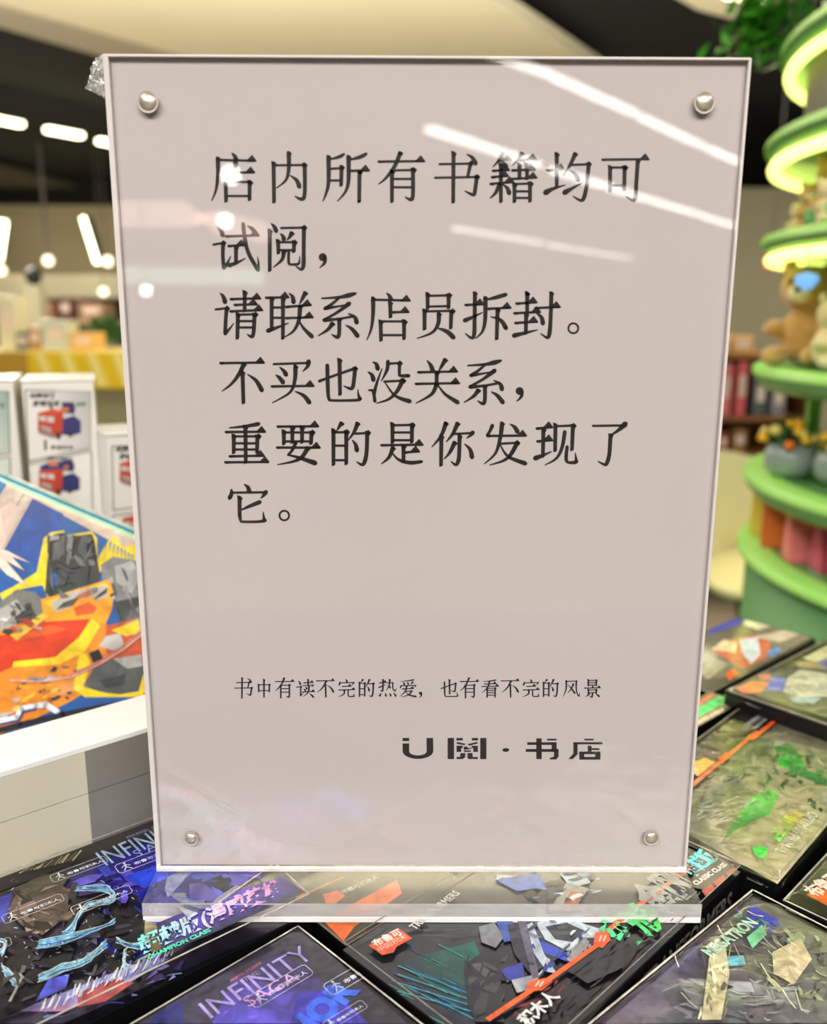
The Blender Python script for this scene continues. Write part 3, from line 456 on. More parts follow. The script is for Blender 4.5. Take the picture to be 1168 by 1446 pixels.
# ------------------------------------------------------------ leaning art box and white truck boxes on the left
n1 = Vector((.20, -.93, .30)).normalized(); P0 = bY(100, 1000, .115); fl = Face(P0, n1); a, b = fl.P(0, 664), fl.P(192, 746); ul = (b-a).normalized(); vl = -(n1.cross(ul)); vl = vl if vl.z < 0 else -vl
TL = a-ul*.09; UL, VL = .205, .168
cr = [TL, TL+ul*UL, TL+ul*UL+vl*VL, TL+vl*VL]
rl = thing('large_toy_box', Vector((cr[2].x, cr[2].y, min(p.z for p in cr))), 'large tilted box with yellow, red and blue artwork standing in the white bin', 'box')
prism('box_body', [p-n1*.05 for p in cr], n1*.0495, mat('pale_card', (214, 206, 196), .4), rl, .0008)
fl.poly(cr, [(206, 190, 170), (222, 200, 180), (60, 60, 70), (60, 60, 70)], True)
fl.clipbox = (TL, ul, vl, 0, UL, 0, VL); e0, e1 = TL+vl*.0015, TL+ul*UL+vl*.0015
for k, c in enumerate([(120, 200, 190), (40, 70, 140), (150, 230, 200), (200, 240, 190), (226, 214, 190)]): fl.line([e0+vl*(.0011*k), e1+vl*(.0011*k)], .0011, c, True)
L = fl.poly
L([(46, 704), (208, 792), (208, 860), (208, 985), (0, 1036), (-60, 1050), (-60, 850), (7, 775)], (28, 92, 166)); L([(-20, 668), (10, 684), (-2, 702), (-30, 690)], (40, 110, 170)); L([(7, 775), (46, 704), (90, 726), (60, 800)], (34, 76, 160)); L([(0, 718), (30, 700), (40, 704), (4, 772), (-20, 790)], (228, 204, 190))
fl.line([(24, 714), (34, 697)], .0006, (150, 140, 120))
Y_ = (240, 214, 30); L([(0, 838), (20, 828), (52, 808), (62, 760), (72, 752), (90, 749), (94, 756), (130, 750), (137, 760), (138, 790), (150, 768), (160, 756), (170, 768), (176, 774), (188, 768), (208, 785), (208, 800), (150, 792), (120, 850), (70, 850), (60, 826), (30, 832), (4, 850)], Y_)
for k in range(8): L([(150+k*5, 762+k*3), (153+k*5, 762+k*3), (148+k*6, 778+k*3)], (36, 120, 180))
L([(64, 836), (66, 802), (70, 770), (76, 754), (92, 752), (96, 758), (130, 754), (134, 764), (138, 792), (142, 812), (138, 832), (118, 842), (76, 852)], (58, 62, 62)); L([(72, 796), (78, 760), (92, 756), (90, 792)], (96, 98, 98)); L([(92, 766), (118, 758), (104, 784), (92, 782)], (40, 42, 44)); L([(120, 762), (132, 762), (134, 786), (122, 780)], (34, 36, 38)); L([(94, 794), (112, 778), (120, 788), (134, 792), (134, 798), (96, 800)], (124, 126, 126)); L([(70, 800), (90, 802), (92, 824), (70, 828)], (74, 78, 78)); L([(72, 812), (84, 806), (90, 822), (76, 828)], (46, 100, 190)); L([(70, 830), (138, 818), (134, 832), (80, 848)], (48, 66, 62))
L([(0, 850), (24, 832), (50, 836), (62, 848), (60, 870), (40, 890), (0, 905)], (120, 120, 116)); L([(0, 860), (24, 846), (40, 868), (14, 890), (-10, 892)], (170, 170, 166)); L([(20, 872), (44, 856), (56, 876), (36, 900)], (70, 72, 70)); L([(142, 798), (160, 786), (196, 792), (208, 830), (208, 890), (176, 880), (158, 836), (146, 824)], (130, 132, 132)); L([(162, 800), (186, 792), (200, 812), (186, 838), (166, 830)], (176, 178, 178)); L([(160, 850), (208, 840), (208, 900), (176, 890)], (56, 58, 56))
L([(58, 846), (88, 838), (154, 818), (162, 828), (158, 862), (148, 884), (100, 888), (64, 882)], (244, 164, 34)); L([(60, 850), (150, 822), (156, 830), (70, 856)], (250, 200, 50)); L([(74, 850), (100, 836), (128, 830), (152, 826), (152, 842), (138, 848), (130, 842), (108, 846), (100, 858), (80, 864), (74, 860)], (184, 182, 172)); L([(104, 858), (126, 850), (138, 858), (132, 866), (108, 870)], (214, 90, 40))
for k in range(6): fl.line([(82+k*4, 860-k*1), (92+k*4, 850-k*1.4)], .0007, (70, 66, 60)); fl.line([(134+k*3, 846-k*1.5), (142+k*2, 838-k*1.5)], .0006, (60, 56, 52))
L([(106, 842), (128, 832), (130, 840), (112, 846)], (190, 110, 90))
L([(0, 890), (30, 880), (60, 884), (150, 880), (160, 900), (150, 960), (100, 990), (60, 1010), (0, 1036), (-50, 1040), (-50, 900)], (226, 140, 40)); L([(10, 896), (60, 878), (130, 874), (140, 890), (110, 906), (80, 936), (30, 936), (0, 950), (-30, 950), (-30, 900)], (206, 60, 24)); L([(16, 902), (70, 882), (96, 888), (70, 896), (20, 906)], (222, 90, 34)); L([(130, 872), (142, 884), (120, 920), (84, 938), (18, 942), (20, 934), (78, 928), (112, 900)], (248, 208, 40)); L([(14, 896), (60, 866), (70, 870), (24, 904)], (240, 200, 60))
L([(150, 884), (196, 872), (208, 900), (206, 930), (170, 950), (150, 920)], (200, 86, 50)); L([(150, 898), (170, 894), (176, 912), (160, 918), (140, 912)], (190, 190, 186)); L([(158, 890), (196, 874), (200, 894), (178, 898)], Y_); L([(112, 924), (122, 922), (128, 936), (118, 970), (150, 978), (170, 980), (196, 976), (203, 950), (208, 960), (206, 984), (170, 990), (120, 984), (104, 972)], Y_)
L([(118, 968), (132, 944), (160, 930), (200, 926), (204, 950), (194, 974), (168, 980), (140, 976)], (84, 90, 90)); L([(160, 930), (200, 924), (202, 940), (180, 944)], (170, 170, 166)); L([(140, 960), (178, 952), (176, 966), (150, 972)], (60, 66, 68)); L([(122, 984), (206, 984), (204, 990), (120, 1006)], (36, 90, 160)); L([(126, 922), (140, 916), (146, 930), (132, 936)], (30, 28, 30))
fl.shards([(0, 940), (110, 940), (100, 990), (0, 1020)], 46, [(240, 150, 40), (200, 110, 40), (250, 200, 60), (120, 90, 60), (180, 180, 180), (60, 60, 70)], 71, .14); fl.shards([(150, 800), (205, 800), (205, 880), (160, 870)], 22, [(150, 150, 148), (90, 92, 92), (190, 190, 188), (60, 62, 62)], 72, .2); fl.shards([(0, 850), (60, 850), (60, 895), (0, 905)], 16, [(150, 150, 146), (60, 62, 60), (190, 190, 186), (200, 80, 60)], 73, .25)
fl.shards([(68, 756), (134, 756), (138, 838), (68, 846)], 22, [(70, 74, 74), (96, 100, 100), (44, 48, 50), (130, 132, 132)], 75, .3); fl.line([(0, 1018), (26, 1012), (32, 1000), (52, 996), (66, 994), (82, 1004)], .0028, (225, 230, 240)); fl.line([(0, 1022), (28, 1016), (34, 1004), (52, 1000)], .001, (40, 60, 140)); fl.line([(0, 1030), (30, 1022), (90, 1008), (208, 986)], .0026, (30, 28, 34))  # closing dark line paints the shadow just above the bin rim
fl.line([(16, 960), (60, 962), (100, 956), (140, 938), (176, 916), (208, 890)], .0010, (226, 170, 150)); fl.line([(100, 953), (140, 936), (176, 912), (208, 884)], .0016, (190, 120, 110))
L([(0, 775), (12, 778), (44, 795), (18, 786), (36, 806), (10, 792), (40, 828), (12, 812), (0, 800), (-20, 790)], (240, 214, 200))
fl.build('printed_face', mat('gloss_art_print', attr=True, rough=.3, coat=.5, var=.3, bs=60), rl)
m_wc = mat('white_card', (232, 230, 226), .35, coat=.3)
def truck(fc, x, y, s):
    """generic red lorry cab with a blue hopper behind, centred at pixel x, y"""
    q = lambda *p: [(x+a*s, y+b*s) for a, b in p]
    fc.poly(q((2, -10), (24, -16), (34, -8), (34, 10), (20, 14), (2, 12)), (48, 52, 110)); fc.poly(q((6, -36), (22, -36), (26, -28), (24, -18), (8, -20)), (54, 52, 100)); fc.poly(q((4, -28), (16, -28), (16, -22), (2, -22)), (206, 120, 70))
    fc.poly(q((-30, -20), (-4, -26), (8, -20), (6, 14), (-6, 16), (-30, 6)), (190, 66, 48)); fc.poly(q((-30, -20), (-8, -26), (8, -22), (-4, -18)), (214, 84, 60)); fc.poly(q((-28, -16), (-18, -15), (-18, -7), (-28, -9)), (206, 200, 196)); fc.poly(q((-16, -15), (-6, -14), (-6, -5), (-16, -7)), (206, 200, 196)); fc.poly(q((-26, -2), (-10, 2), (-10, 10), (-26, 4)), (170, 160, 156)); fc.poly(q((-30, 6), (-6, 12), (-6, 18), (-28, 11)), (140, 134, 132)); fc.poly(q((-12, -34), (-8, -34), (-8, -24), (-12, -24)), (90, 84, 80)); fc.poly(q((-4, 10), (4, 8), (4, 18), (-2, 20)), (60, 56, 56)); fc.poly(q((14, 8), (22, 8), (20, 16), (16, 16)), (50, 48, 60))
def std_box(x0, x1, ytop, Y, dep, yaw, label, face, side=None):
    A = bY(x0, ytop, Y); a = math.radians(yaw); u = Vector((math.cos(a), math.sin(a), 0)); n = Vector((math.sin(a), -math.cos(a), 0)); z1 = A.z; w = (bp(x1, ytop, A, n)-A).length
    A = Vector((A.x, A.y, -.056)); c = [A, A+u*w, A+u*w-n*dep, A-n*dep]
    r = thing('truck_toy_box', A+u*w/2-n*dep/2, label, 'box', 'white boxes printed with little trucks'); prism('box_body', c, (0, 0, z1+.056), m_wc, r, .001)
    prism('top_flap', [p+Vector((0, 0, z1+.0566)) for p in [A-u*.001+n*.001, A+u*(w+.001)+n*.001, A+u*(w+.001)-n*dep, A-u*.001-n*dep]], (0, 0, .0012), m_wc, r, .0003)
    f = Face(A, n); face(f); f.build('printed_face', mat('card_print', attr=True, rough=.4, coat=.3), r); return r
def face2(f):
    f.line([(36, 551), (128, 553), (128, 633), (84, 642), (40, 651), (36, 551)], .0007, (90, 88, 88)); f.poly([(80, 552), (128, 553), (128, 632), (84, 641)], [(214, 212, 210), (176, 176, 176), (196, 194, 192), (222, 220, 218)])
    f.text('创意拼搭', (41, 562), (78, 562), (60, 56, 54), .03, 1, .2); f.text('解锁百变', (46, 573), (84, 573), (64, 56, 54), .03, 1, .2); f.text('积木新造型', (86, 573), (121, 573), (60, 110, 104), .03, 1, .2); truck(f, 82, 602, .95); f.text('1', (63, 635), (66, 635), (50, 44, 44), .02, 1); f.text('载具形态', (72, 634), (104, 634), (60, 50, 50), .02, .8)
    f.line([(40, 730), (38, 656), (84, 646), (129, 637), (131, 730)], .0007, (90, 88, 88)); truck(f, 82, 682, .9); f.poly([(56, 658), (78, 650), (92, 652), (90, 662), (58, 664)], (56, 58, 120)); f.poly([(66, 652), (82, 650), (82, 658), (70, 658)], (206, 130, 80)); f.line([(66, 646), (102, 648)], .001, (70, 64, 70))
def face1(f):
    f.poly([(-60, 552), (12, 553), (14, 638), (-60, 650)], [(200, 212, 206), (150, 170, 166), (190, 206, 196), (210, 218, 214)]); f.line([(-60, 552), (12, 553), (14, 640), (-60, 652)], .0007, (90, 100, 98)); f.text('创意拼搭', (-30, 576), (7, 576), (50, 56, 54), .03, 1, .2); f.line([(-60, 660), (14, 645), (16, 720)], .0007, (90, 100, 98)); f.poly([(-60, 664), (12, 649), (14, 716), (-60, 720)], (212, 226, 214))
def face3(f):
    f.line([(250, 628), (158, 630), (160, 720), (250, 710)], .0007, (90, 88, 88)); f.text('创意拼搭', (162, 638), (200, 638), (60, 56, 54), .03, 1, .2); f.text('解锁百变', (168, 648), (204, 648), (64, 56, 54), .03, 1, .2); truck(f, 196, 672, .9); f.line([(160, 770), (160, 728), (250, 716)], .0007, (90, 88, 88)); truck(f, 200, 750, .9)
std_box(30, 132, 541, .31, .07, 19, 'tall white box printed with a red truck, whole front visible', face2); std_box(-60, 19, 541, .30, .07, 19, 'white box with a mint green front, cut by the frame edge', face1); std_box(150, 235, 617, .30, .06, 30, 'lower white box printed with a truck, half hidden behind the sign', face3)
# ------------------------------------------------------------ the acrylic sign
sg = thing('acrylic_sign', (0, .003, 0), 'upright clear acrylic sign holder with black Chinese writing on pale paper', 'sign')
HW = .105; m_ac = thin_clear('clear_acrylic', ior=1.49, boost=.85); m_edge = mat('acrylic_edge', (226, 220, 218), .25, coat=.6); m_base = thin_clear('acrylic_block', ior=1.49, boost=.6, white=.05)
Z0 = .0086; ZT = .3055
pyd('front_plate', [(-HW, 0, Z0), (HW, 0, Z0), (HW, 0, ZT), (-HW, 0, ZT), (-HW, .0018, Z0), (HW, .0018, Z0), (HW, .0018, ZT), (-HW, .0018, ZT)], [(0, 1, 2, 3), (5, 4, 7, 6)], m_ac, sg)
boxm('back_plate', (-HW, .0030, Z0), (HW, .0060, ZT), m_ac, sg, .0003)
m_paper = mat('pale_paper', (203, 196, 196), .75, var=.012, bs=12)
boxm('paper_sheet', (-HW+.0017, .0021, Z0+.0008), (HW-.0009, .0028, ZT-.0007), m_paper, sg)
boxm('plate_edge', (-HW-.0002, .0, Z0), (-HW+.0016, .0062, ZT), m_edge, sg, .0002); boxm('plate_edge', (HW-.0008, .0, Z0), (HW+.0002, .0062, ZT), m_edge, sg, .0002); boxm('plate_edge', (-HW, -.0001, ZT-.0006), (HW, .0062, ZT+.0002), m_edge, sg, .0002)  # pale colour stands in for light carried inside the plates
boxm('base_block', (-HW-.0002, -.0200, .0004), (HW+.0002, .0260, .0084), m_base, sg, .0003)
boxm('frosted_edge', (-HW, -.0204, .0004), (HW, -.0196, .0026), mat('frosted_acrylic', (246, 246, 246), .3, coat=.5), sg, .0002)
boxm('front_reflection_sheet', (-HW, -.0203, .0027), (HW, -.0201, .0083), thin_clear('bright_front_acrylic', ior=1.49, boost=3.0, white=.28, bump=.5, bs=140, stretch=(.3, 1, 1)), sg)  # whitening stands in for light reflected inside the base
boxm('glue_line', (-HW, -.0012, .0084), (HW, .0002, .0104), mat('glue_bead', (236, 236, 236), .25, coat=.6, bump=.4, bs=300), sg, .0004)
m_cap = mat('nickel_cap', (214, 206, 188), .38, metal=.75, bump=.05, bs=200)
for px, py, r in ((208, 143, .0031), (996, 144, .0031), (269, 1186, .0026), (921, 1185, .0028)):
    c = bY(px, py, -.0008); M = Matrix.Rotation(math.pi/2, 4, 'X')
    lathe('screw_cap', [(0, r*.45), (r*.4, r*.40), (r*.75, r*.26), (r*.95, r*.08), (r, -.0008), (r, .0002-.0008)], (c.x, 0, c.z), m_cap, sg, 28, True, M)
    lathe('washer', [(r*1.12, .0003), (r*1.12, -.0004), (r*.9, -.0004), (r*.9, .0003), (r*1.12, .0003)], (c.x, 0, c.z), mat('washer_ring', (196, 188, 180), .4), sg, 28, True, M)
# writing, traced stroke by stroke (coordinates of the 3.65x crops)
G = {
'店': (290, 205, 'd 135,40 150,55 160,76|h 60,76 255,80|p 65,68 65,150 55,230 32,288|v 155,90 157,165|h 165,142 248,140|v 105,190 107,288|i 105,190 235,190|k 234,188|v 228,188 228,280|i 115,262 228,262'),
'内': (290, 205, 'v 352,92 354,292|i 350,104 518,102|k 514,98|g 512,98 512,250 495,278 460,262|p 430,40 430,120 415,180 365,222|d 435,155 470,180 485,215'),
'所': (290, 205, 'p 635,60 635,190 622,250 605,290|c 640,74,6 690,60,16 715,46,12|i 640,122 706,118|k 706,110|v 702,112 700,205|i 645,182 700,182|p 738,60 738,180 722,240 680,290|c 745,76,8 800,60,18 830,44,14|h 748,132 840,130|v 795,135 793,290'),
'有': (290, 205, 'h 892,85 1125,82|p 1005,40 975,110 930,170 892,202|v 962,135 962,290|i 965,130 1080,128|k 1077,122|g 1070,124 1070,255 1058,280 1028,266|i 970,174 1062,174|i 970,217 1062,217'),
'书': (600, 205, 'i 75,98 238,95|k 240,88|c 236,92,18 228,130,16 220,165,14|i 52,168 270,164|k 272,158|g 268,162 260,225 250,255 205,235|v 148,40 146,292|d 215,45 245,65 262,95'),
'籍': (600, 205, 'p 400,42 385,75 350,112|h 380,80 440,74|d 398,86 412,98 420,113|p 500,42 485,70 452,105|h 485,78 570,72|d 505,85 520,98 530,112|h 350,132 430,128|h 345,165 425,158|h 338,200 452,190|v 392,100 392,290|p 386,200 365,245 335,275|d 400,200 425,222 435,248|h 450,130 565,126|h 440,175 572,167|v 488,98 488,172|v 527,98 527,172|v 462,200 462,290|i 462,200 546,198|k 548,194|v 542,196 542,288|i 470,238 540,238|i 470,272 540,272'),
'均': (600, 205, 'v 680,45 680,215|h 630,130 715,124|c 622,245,28 660,225,16 725,205,5|p 775,45 750,100 712,158|i 755,102 850,98|k 848,92|g 845,96 835,200 822,265 805,285 762,262|d 745,130 775,150 792,180|c 720,245,26 755,225,16 810,195,5'),
'可': (600, 205, 'h 915,75 1150,72|g 1098,78 1090,200 1086,265 1070,285 1035,262|v 955,112 955,235|i 955,115 1038,115|k 1036,110|v 1030,114 1028,230|i 962,208 1025,208'),
'试': (290, 305, 'd 60,55 80,75 90,100|i 40,148 97,138|k 95,134|c 92,138,20 90,200,17 95,268,18|c 95,270,16 115,240,12 132,205,4|h 105,105 272,100|c 195,40,18 203,110,18 222,190,18 272,280,18|c 274,280,14 274,240,9 268,208,3|d 215,50 240,65 258,88|h 118,155 200,150|v 158,158 158,245|c 122,255,22 160,242,14 208,218,5'),
'阅': (290, 305, 'd 338,38 355,55 365,78|v 332,75 332,280|i 390,62 515,60|k 512,54|g 508,60 507,180 506,250 495,275 465,258|d 385,90 400,105 405,122|p 445,88 435,108 420,125|v 375,128 377,190|i 378,135 462,135|k 462,130|v 458,135 456,182|i 380,176 455,176|p 405,180 395,225 350,265|c 430,180,13 430,240,13 445,250,11 480,248,13|c 482,246,12 486,225,7 486,205,3'),
'，': (290, 305, 'e 605,212,21|c 616,212,20 614,242,15 588,268,4'),
'请': (290, 400, 'd 75,50 92,68 102,98|i 52,135 115,128|k 114,124|c 110,130,18 105,190,17 102,258,18|c 102,262,16 125,235,10 148,205,4|h 130,82 280,78|h 150,112 262,108|h 128,145 290,138|v 203,45 203,142|v 168,160 165,282|i 168,162 262,160|k 260,155|g 253,160 250,240 240,275 215,262|i 175,195 245,195|i 175,228 245,228'),
'联': (290, 400, 'h 312,75 425,72|v 342,78 342,235|v 400,78 400,282|i 350,125 392,125|i 350,178 392,178|c 322,245,22 370,228,14 430,205,5|d 430,50 450,70 455,98|p 515,50 500,80 485,108|h 415,122 540,112|h 415,180 550,175|p 488,120 482,190 455,245 408,278|n 482,190 505,230 550,275'),
'系': (290, 400, 'c 600,78,8 690,72,14 740,62,22 775,52,12|c 690,75,12 655,105,14 618,130,17|c 616,130,18 680,120,10 735,110,8|c 742,104,22 680,150,14 614,187,12|c 612,190,20 680,185,12 765,170,12|d 735,155 770,175 780,203|g 690,185 690,255 680,278 650,262|p 655,208 630,240 580,272|d 722,215 755,235 785,272'),
'员': (570, 400, 'v 124,55 124,130|i 124,65 240,62|k 238,56|v 232,62 232,125|i 128,120 230,118|v 108,140 108,235|i 108,145 255,142|k 255,138|v 246,145 243,230|p 182,158 178,210 145,255 68,285|c 180,232,8 225,250,20 258,280,22'),
'拆': (570, 400, 'h 318,112 408,108|g 368,50 366,180 364,260 350,282 318,258|c 315,192,22 355,175,14 408,150,5|c 425,85,8 480,72,18 528,58,18|p 422,75 420,190 405,250 370,285|h 432,132 548,126|v 485,135 480,285|d 448,172 500,190 528,232'),
'封': (570, 400, 'h 580,105 682,98|h 570,155 700,148|v 637,50 637,155|h 575,205 685,198|v 632,160 630,258|c 568,270,22 630,255,14 692,240,5|h 678,128 802,122|g 762,50 758,180 752,258 740,280 705,258|d 680,150 710,175 718,208'),
'。': (570, 400, 'o 875,232,31,20'),
'不': (300, 495, 'h 40,65 262,62|p 162,70 135,125 95,175 48,210|v 155,112 160,268|d 180,122 225,155 255,205'),
'买': (300, 495, 'i 315,70 495,64|c 496,56,24 490,82,16 465,108,5|d 345,85 368,105 380,125|d 325,125 345,140 365,165|h 305,185 518,182|p 428,82 425,150 400,215 308,270|d 425,210 470,232 500,268'),
'也': (300, 495, 'c 550,158,14 640,125,12 735,92,14|k 738,88|g 735,92 730,150 718,195 675,182|v 655,48 658,225|c 592,75,18 595,190,18 600,245,15 620,257,12 740,256,13 764,248,16|c 760,250,18 752,225,10 750,198,4'),
'没': (300, 495, 'd 825,58 845,70 852,95|d 800,110 822,125 830,152|c 805,205,8 828,210,14 838,262,16|c 832,225,18 850,160,12 875,92,5|c 905,55,18 900,100,16 870,158,5|i 910,68 970,64|k 968,60|c 965,62,16 964,120,14 972,130,14 1012,130,18|i 885,160 985,155|k 986,150|p 980,152 955,205 910,250 845,272|n 890,165 930,222 965,245 1018,262'),
'关': (500, 495, 'd 375,50 395,75 405,102|p 470,48 452,80 435,108|h 330,112 528,108|h 318,172 538,168|v 426,112 426,175|p 426,170 400,225 318,272|n 430,175 470,225 535,268'),
'重': (300, 580, 'c 88,88,7 170,80,14 238,68,20|h 68,110 268,108|v 110,128 110,215|i 110,132 240,132|k 240,126|v 232,132 230,212|i 115,168 228,168|i 115,200 228,200|v 170,82 172,266|h 88,235 262,232|h 65,266 285,264'),
'要': (300, 580, 'h 335,82 542,80|v 412,85 412,162|v 462,85 462,162|v 368,106 368,170|i 368,112 520,112|k 518,106|v 511,113 508,168|i 372,158 508,158|h 332,190 550,190|c 430,165,18 410,205,14 390,228,12|c 390,228,8 440,240,14 530,270,24|p 492,192 460,240 415,262 335,278'),
'的': (300, 580, 'p 665,65 655,80 640,105|v 624,100 624,276|i 622,112 698,110|k 695,104|v 690,110 690,272|i 628,180 688,180|i 628,255 688,255|p 748,66 730,110 698,155|i 735,118 805,115|k 805,108|g 798,112 795,210 785,262 770,278 742,262|d 720,150 738,175 745,205'),
'是': (300, 580, 'v 928,68 928,162|i 928,75 1036,73|k 1034,68|v 1029,75 1028,160|i 932,112 1025,112|i 932,152 1025,152|h 870,178 1080,175|v 985,180 985,262|h 990,215 1062,210|p 930,192 910,240 870,275|c 925,215,5 960,252,13 1020,268,18 1080,262,14'),
'你': (590, 580, 'p 145,65 120,130 72,188|v 122,132 120,280|p 205,66 180,120 145,162|i 185,120 280,115|c 284,112,22 268,130,12 250,142,4|g 216,130 213,230 208,262 195,278 170,260|p 190,165 165,215 135,250|d 240,170 270,200 280,240'),
'发': (590, 580, 'c 385,75,18 372,105,14 358,128,16|h 358,130 555,128|p 435,65 425,140 400,220 342,275|d 475,68 500,85 515,110|i 425,170 515,165|k 515,160|p 512,166 480,225 440,258 370,280|n 425,175 465,235 555,272'),
'现': (590, 580, 'h 612,92 690,85|h 615,158 690,152|v 648,95 645,235|c 605,245,24 650,228,14 690,210,5|v 710,72 708,205|i 710,80 806,76|k 806,72|v 800,78 795,200|c 758,108,18 745,185,16 715,245,12 655,280,5|c 770,185,16 765,250,16 780,267,13 815,266,18|c 818,264,18 815,240,10 812,215,4'),
'了': (590, 580, 'i 902,78 1060,76|c 1070,68,28 1035,100,16 990,130,8|g 994,125 988,220 978,262 965,278 928,260'),
'它': (300, 670, 'd 162,50 182,65 190,90|c 98,78,10 98,100,18 88,122,20|i 100,94 270,92|c 276,90,22 262,110,14 248,124,4|v 140,118 140,210|c 140,200,18 146,238,13 165,244,12 240,243,13 272,236,18|c 268,240,18 264,215,10 262,192,4|c 150,182,8 195,162,16 245,142,20'),
'中': (0, 0, 'v 60,80 62,172|i 60,85 200,83|k 200,78|v 195,83 195,172|i 65,158 195,158|v 128,20 128,240'),
'读': (0, 0, 'd 35,35 55,55 65,80|i 15,115 75,108|k 74,104|c 70,112,16 68,180,16 68,220,16|c 68,225,14 90,200,9 110,175,4|h 105,60 225,55|v 162,20 162,90|i 95,95 225,90|c 228,88,18 215,105,10 205,115,4|d 125,112 138,122 145,135|d 105,136 120,146 128,158|h 90,175 240,170|p 172,105 165,175 100,235|d 180,195 205,215 228,238'),
'完': (0, 0, 'd 115,15 130,30 135,48|c 45,48,10 42,70,18 35,88,18|i 45,60 215,58|c 220,56,20 210,75,10 195,90,4|h 75,105 185,102|h 30,150 230,145|p 100,152 95,200 25,238|c 150,150,14 150,215,14 168,232,12 222,230,15|c 226,228,16 222,205,8 220,190,4'),
'热': (0, 0, 'h 25,60 110,55|g 70,20 70,120 62,165 35,150|c 20,118,18 60,102,12 115,82,5|i 125,62 200,57|p 155,20 150,90 110,160|c 195,58,16 195,130,14 220,162,14 232,150,10 240,128,4|d 130,90 150,105 160,122|d 50,185 40,205 28,225|d 95,190 105,205 108,225|d 150,190 162,205 168,225|d 200,185 220,205 230,228'),
'爱': (0, 0, 'c 40,45,6 120,35,12 200,22,16|d 65,55 75,65 80,82|d 118,50 125,62 130,77|p 185,50 175,65 160,82|i 35,97 220,94|c 40,94,12 38,105,16 30,122,16|c 225,92,18 215,107,10 200,120,4|h 55,137 195,132|p 110,100 90,170 25,232|i 100,167 170,164|p 172,162 140,207 50,240|n 95,170 140,212 228,234'),
'看': (0, 0, 'c 40,45,6 120,38,12 200,25,16|h 55,76 200,71|h 20,107 230,102|p 120,40 95,120 25,187|v 90,125 90,240|i 90,130 195,128|k 194,122|v 190,128 190,238|i 95,156 190,156|i 95,184 190,184|i 95,216 190,216'),
'风': (0, 0, 'p 60,35 58,140 20,235|i 60,42 190,40|k 190,34|c 188,40,18 186,130,16 200,200,14 222,228,16|c 222,228,14 226,205,8 226,182,4|p 150,75 120,140 75,190|d 82,80 130,140 168,190'),
'景': (0, 0, 'v 75,22 75,97|i 75,30 180,28|k 180,24|v 176,28 175,94|i 78,58 175,58|i 78,88 175,88|d 118,98 128,105 132,116|h 25,127 225,122|v 75,143 75,192|i 75,150 180,148|k 179,143|v 175,148 175,190|i 78,183 175,183|g 127,186 126,215 118,240 92,228|p 85,200 70,217 35,234|d 165,198 190,212 212,232'),
}
def ribbon(P):
    """variable-width stroke (x, y, w) as one polygon outline"""
    l, r = [], []
    for i, (x, y, w) in enumerate(P):
        a, b = P[max(i-1, 0)], P[min(i+1, len(P)-1)]; dx, dy = b[0]-a[0], b[1]-a[1]; q = math.hypot(dx, dy) or 1; nx, ny = -dy/q*w/2, dx/q*w/2; l.append((x+nx, y+ny)); r.append((x-nx, y-ny))
    quads = [(l[i], l[i+1], r[i+1], r[i]) for i in range(len(P)-1)]
    for (x, y, w) in (P[0], P[-1]):
        if w > 6: quads.append([(x+w*.42*math.cos(k*math.pi/4), y+w*.42*math.sin(k*math.pi/4)) for k in range(8)])
    return quads
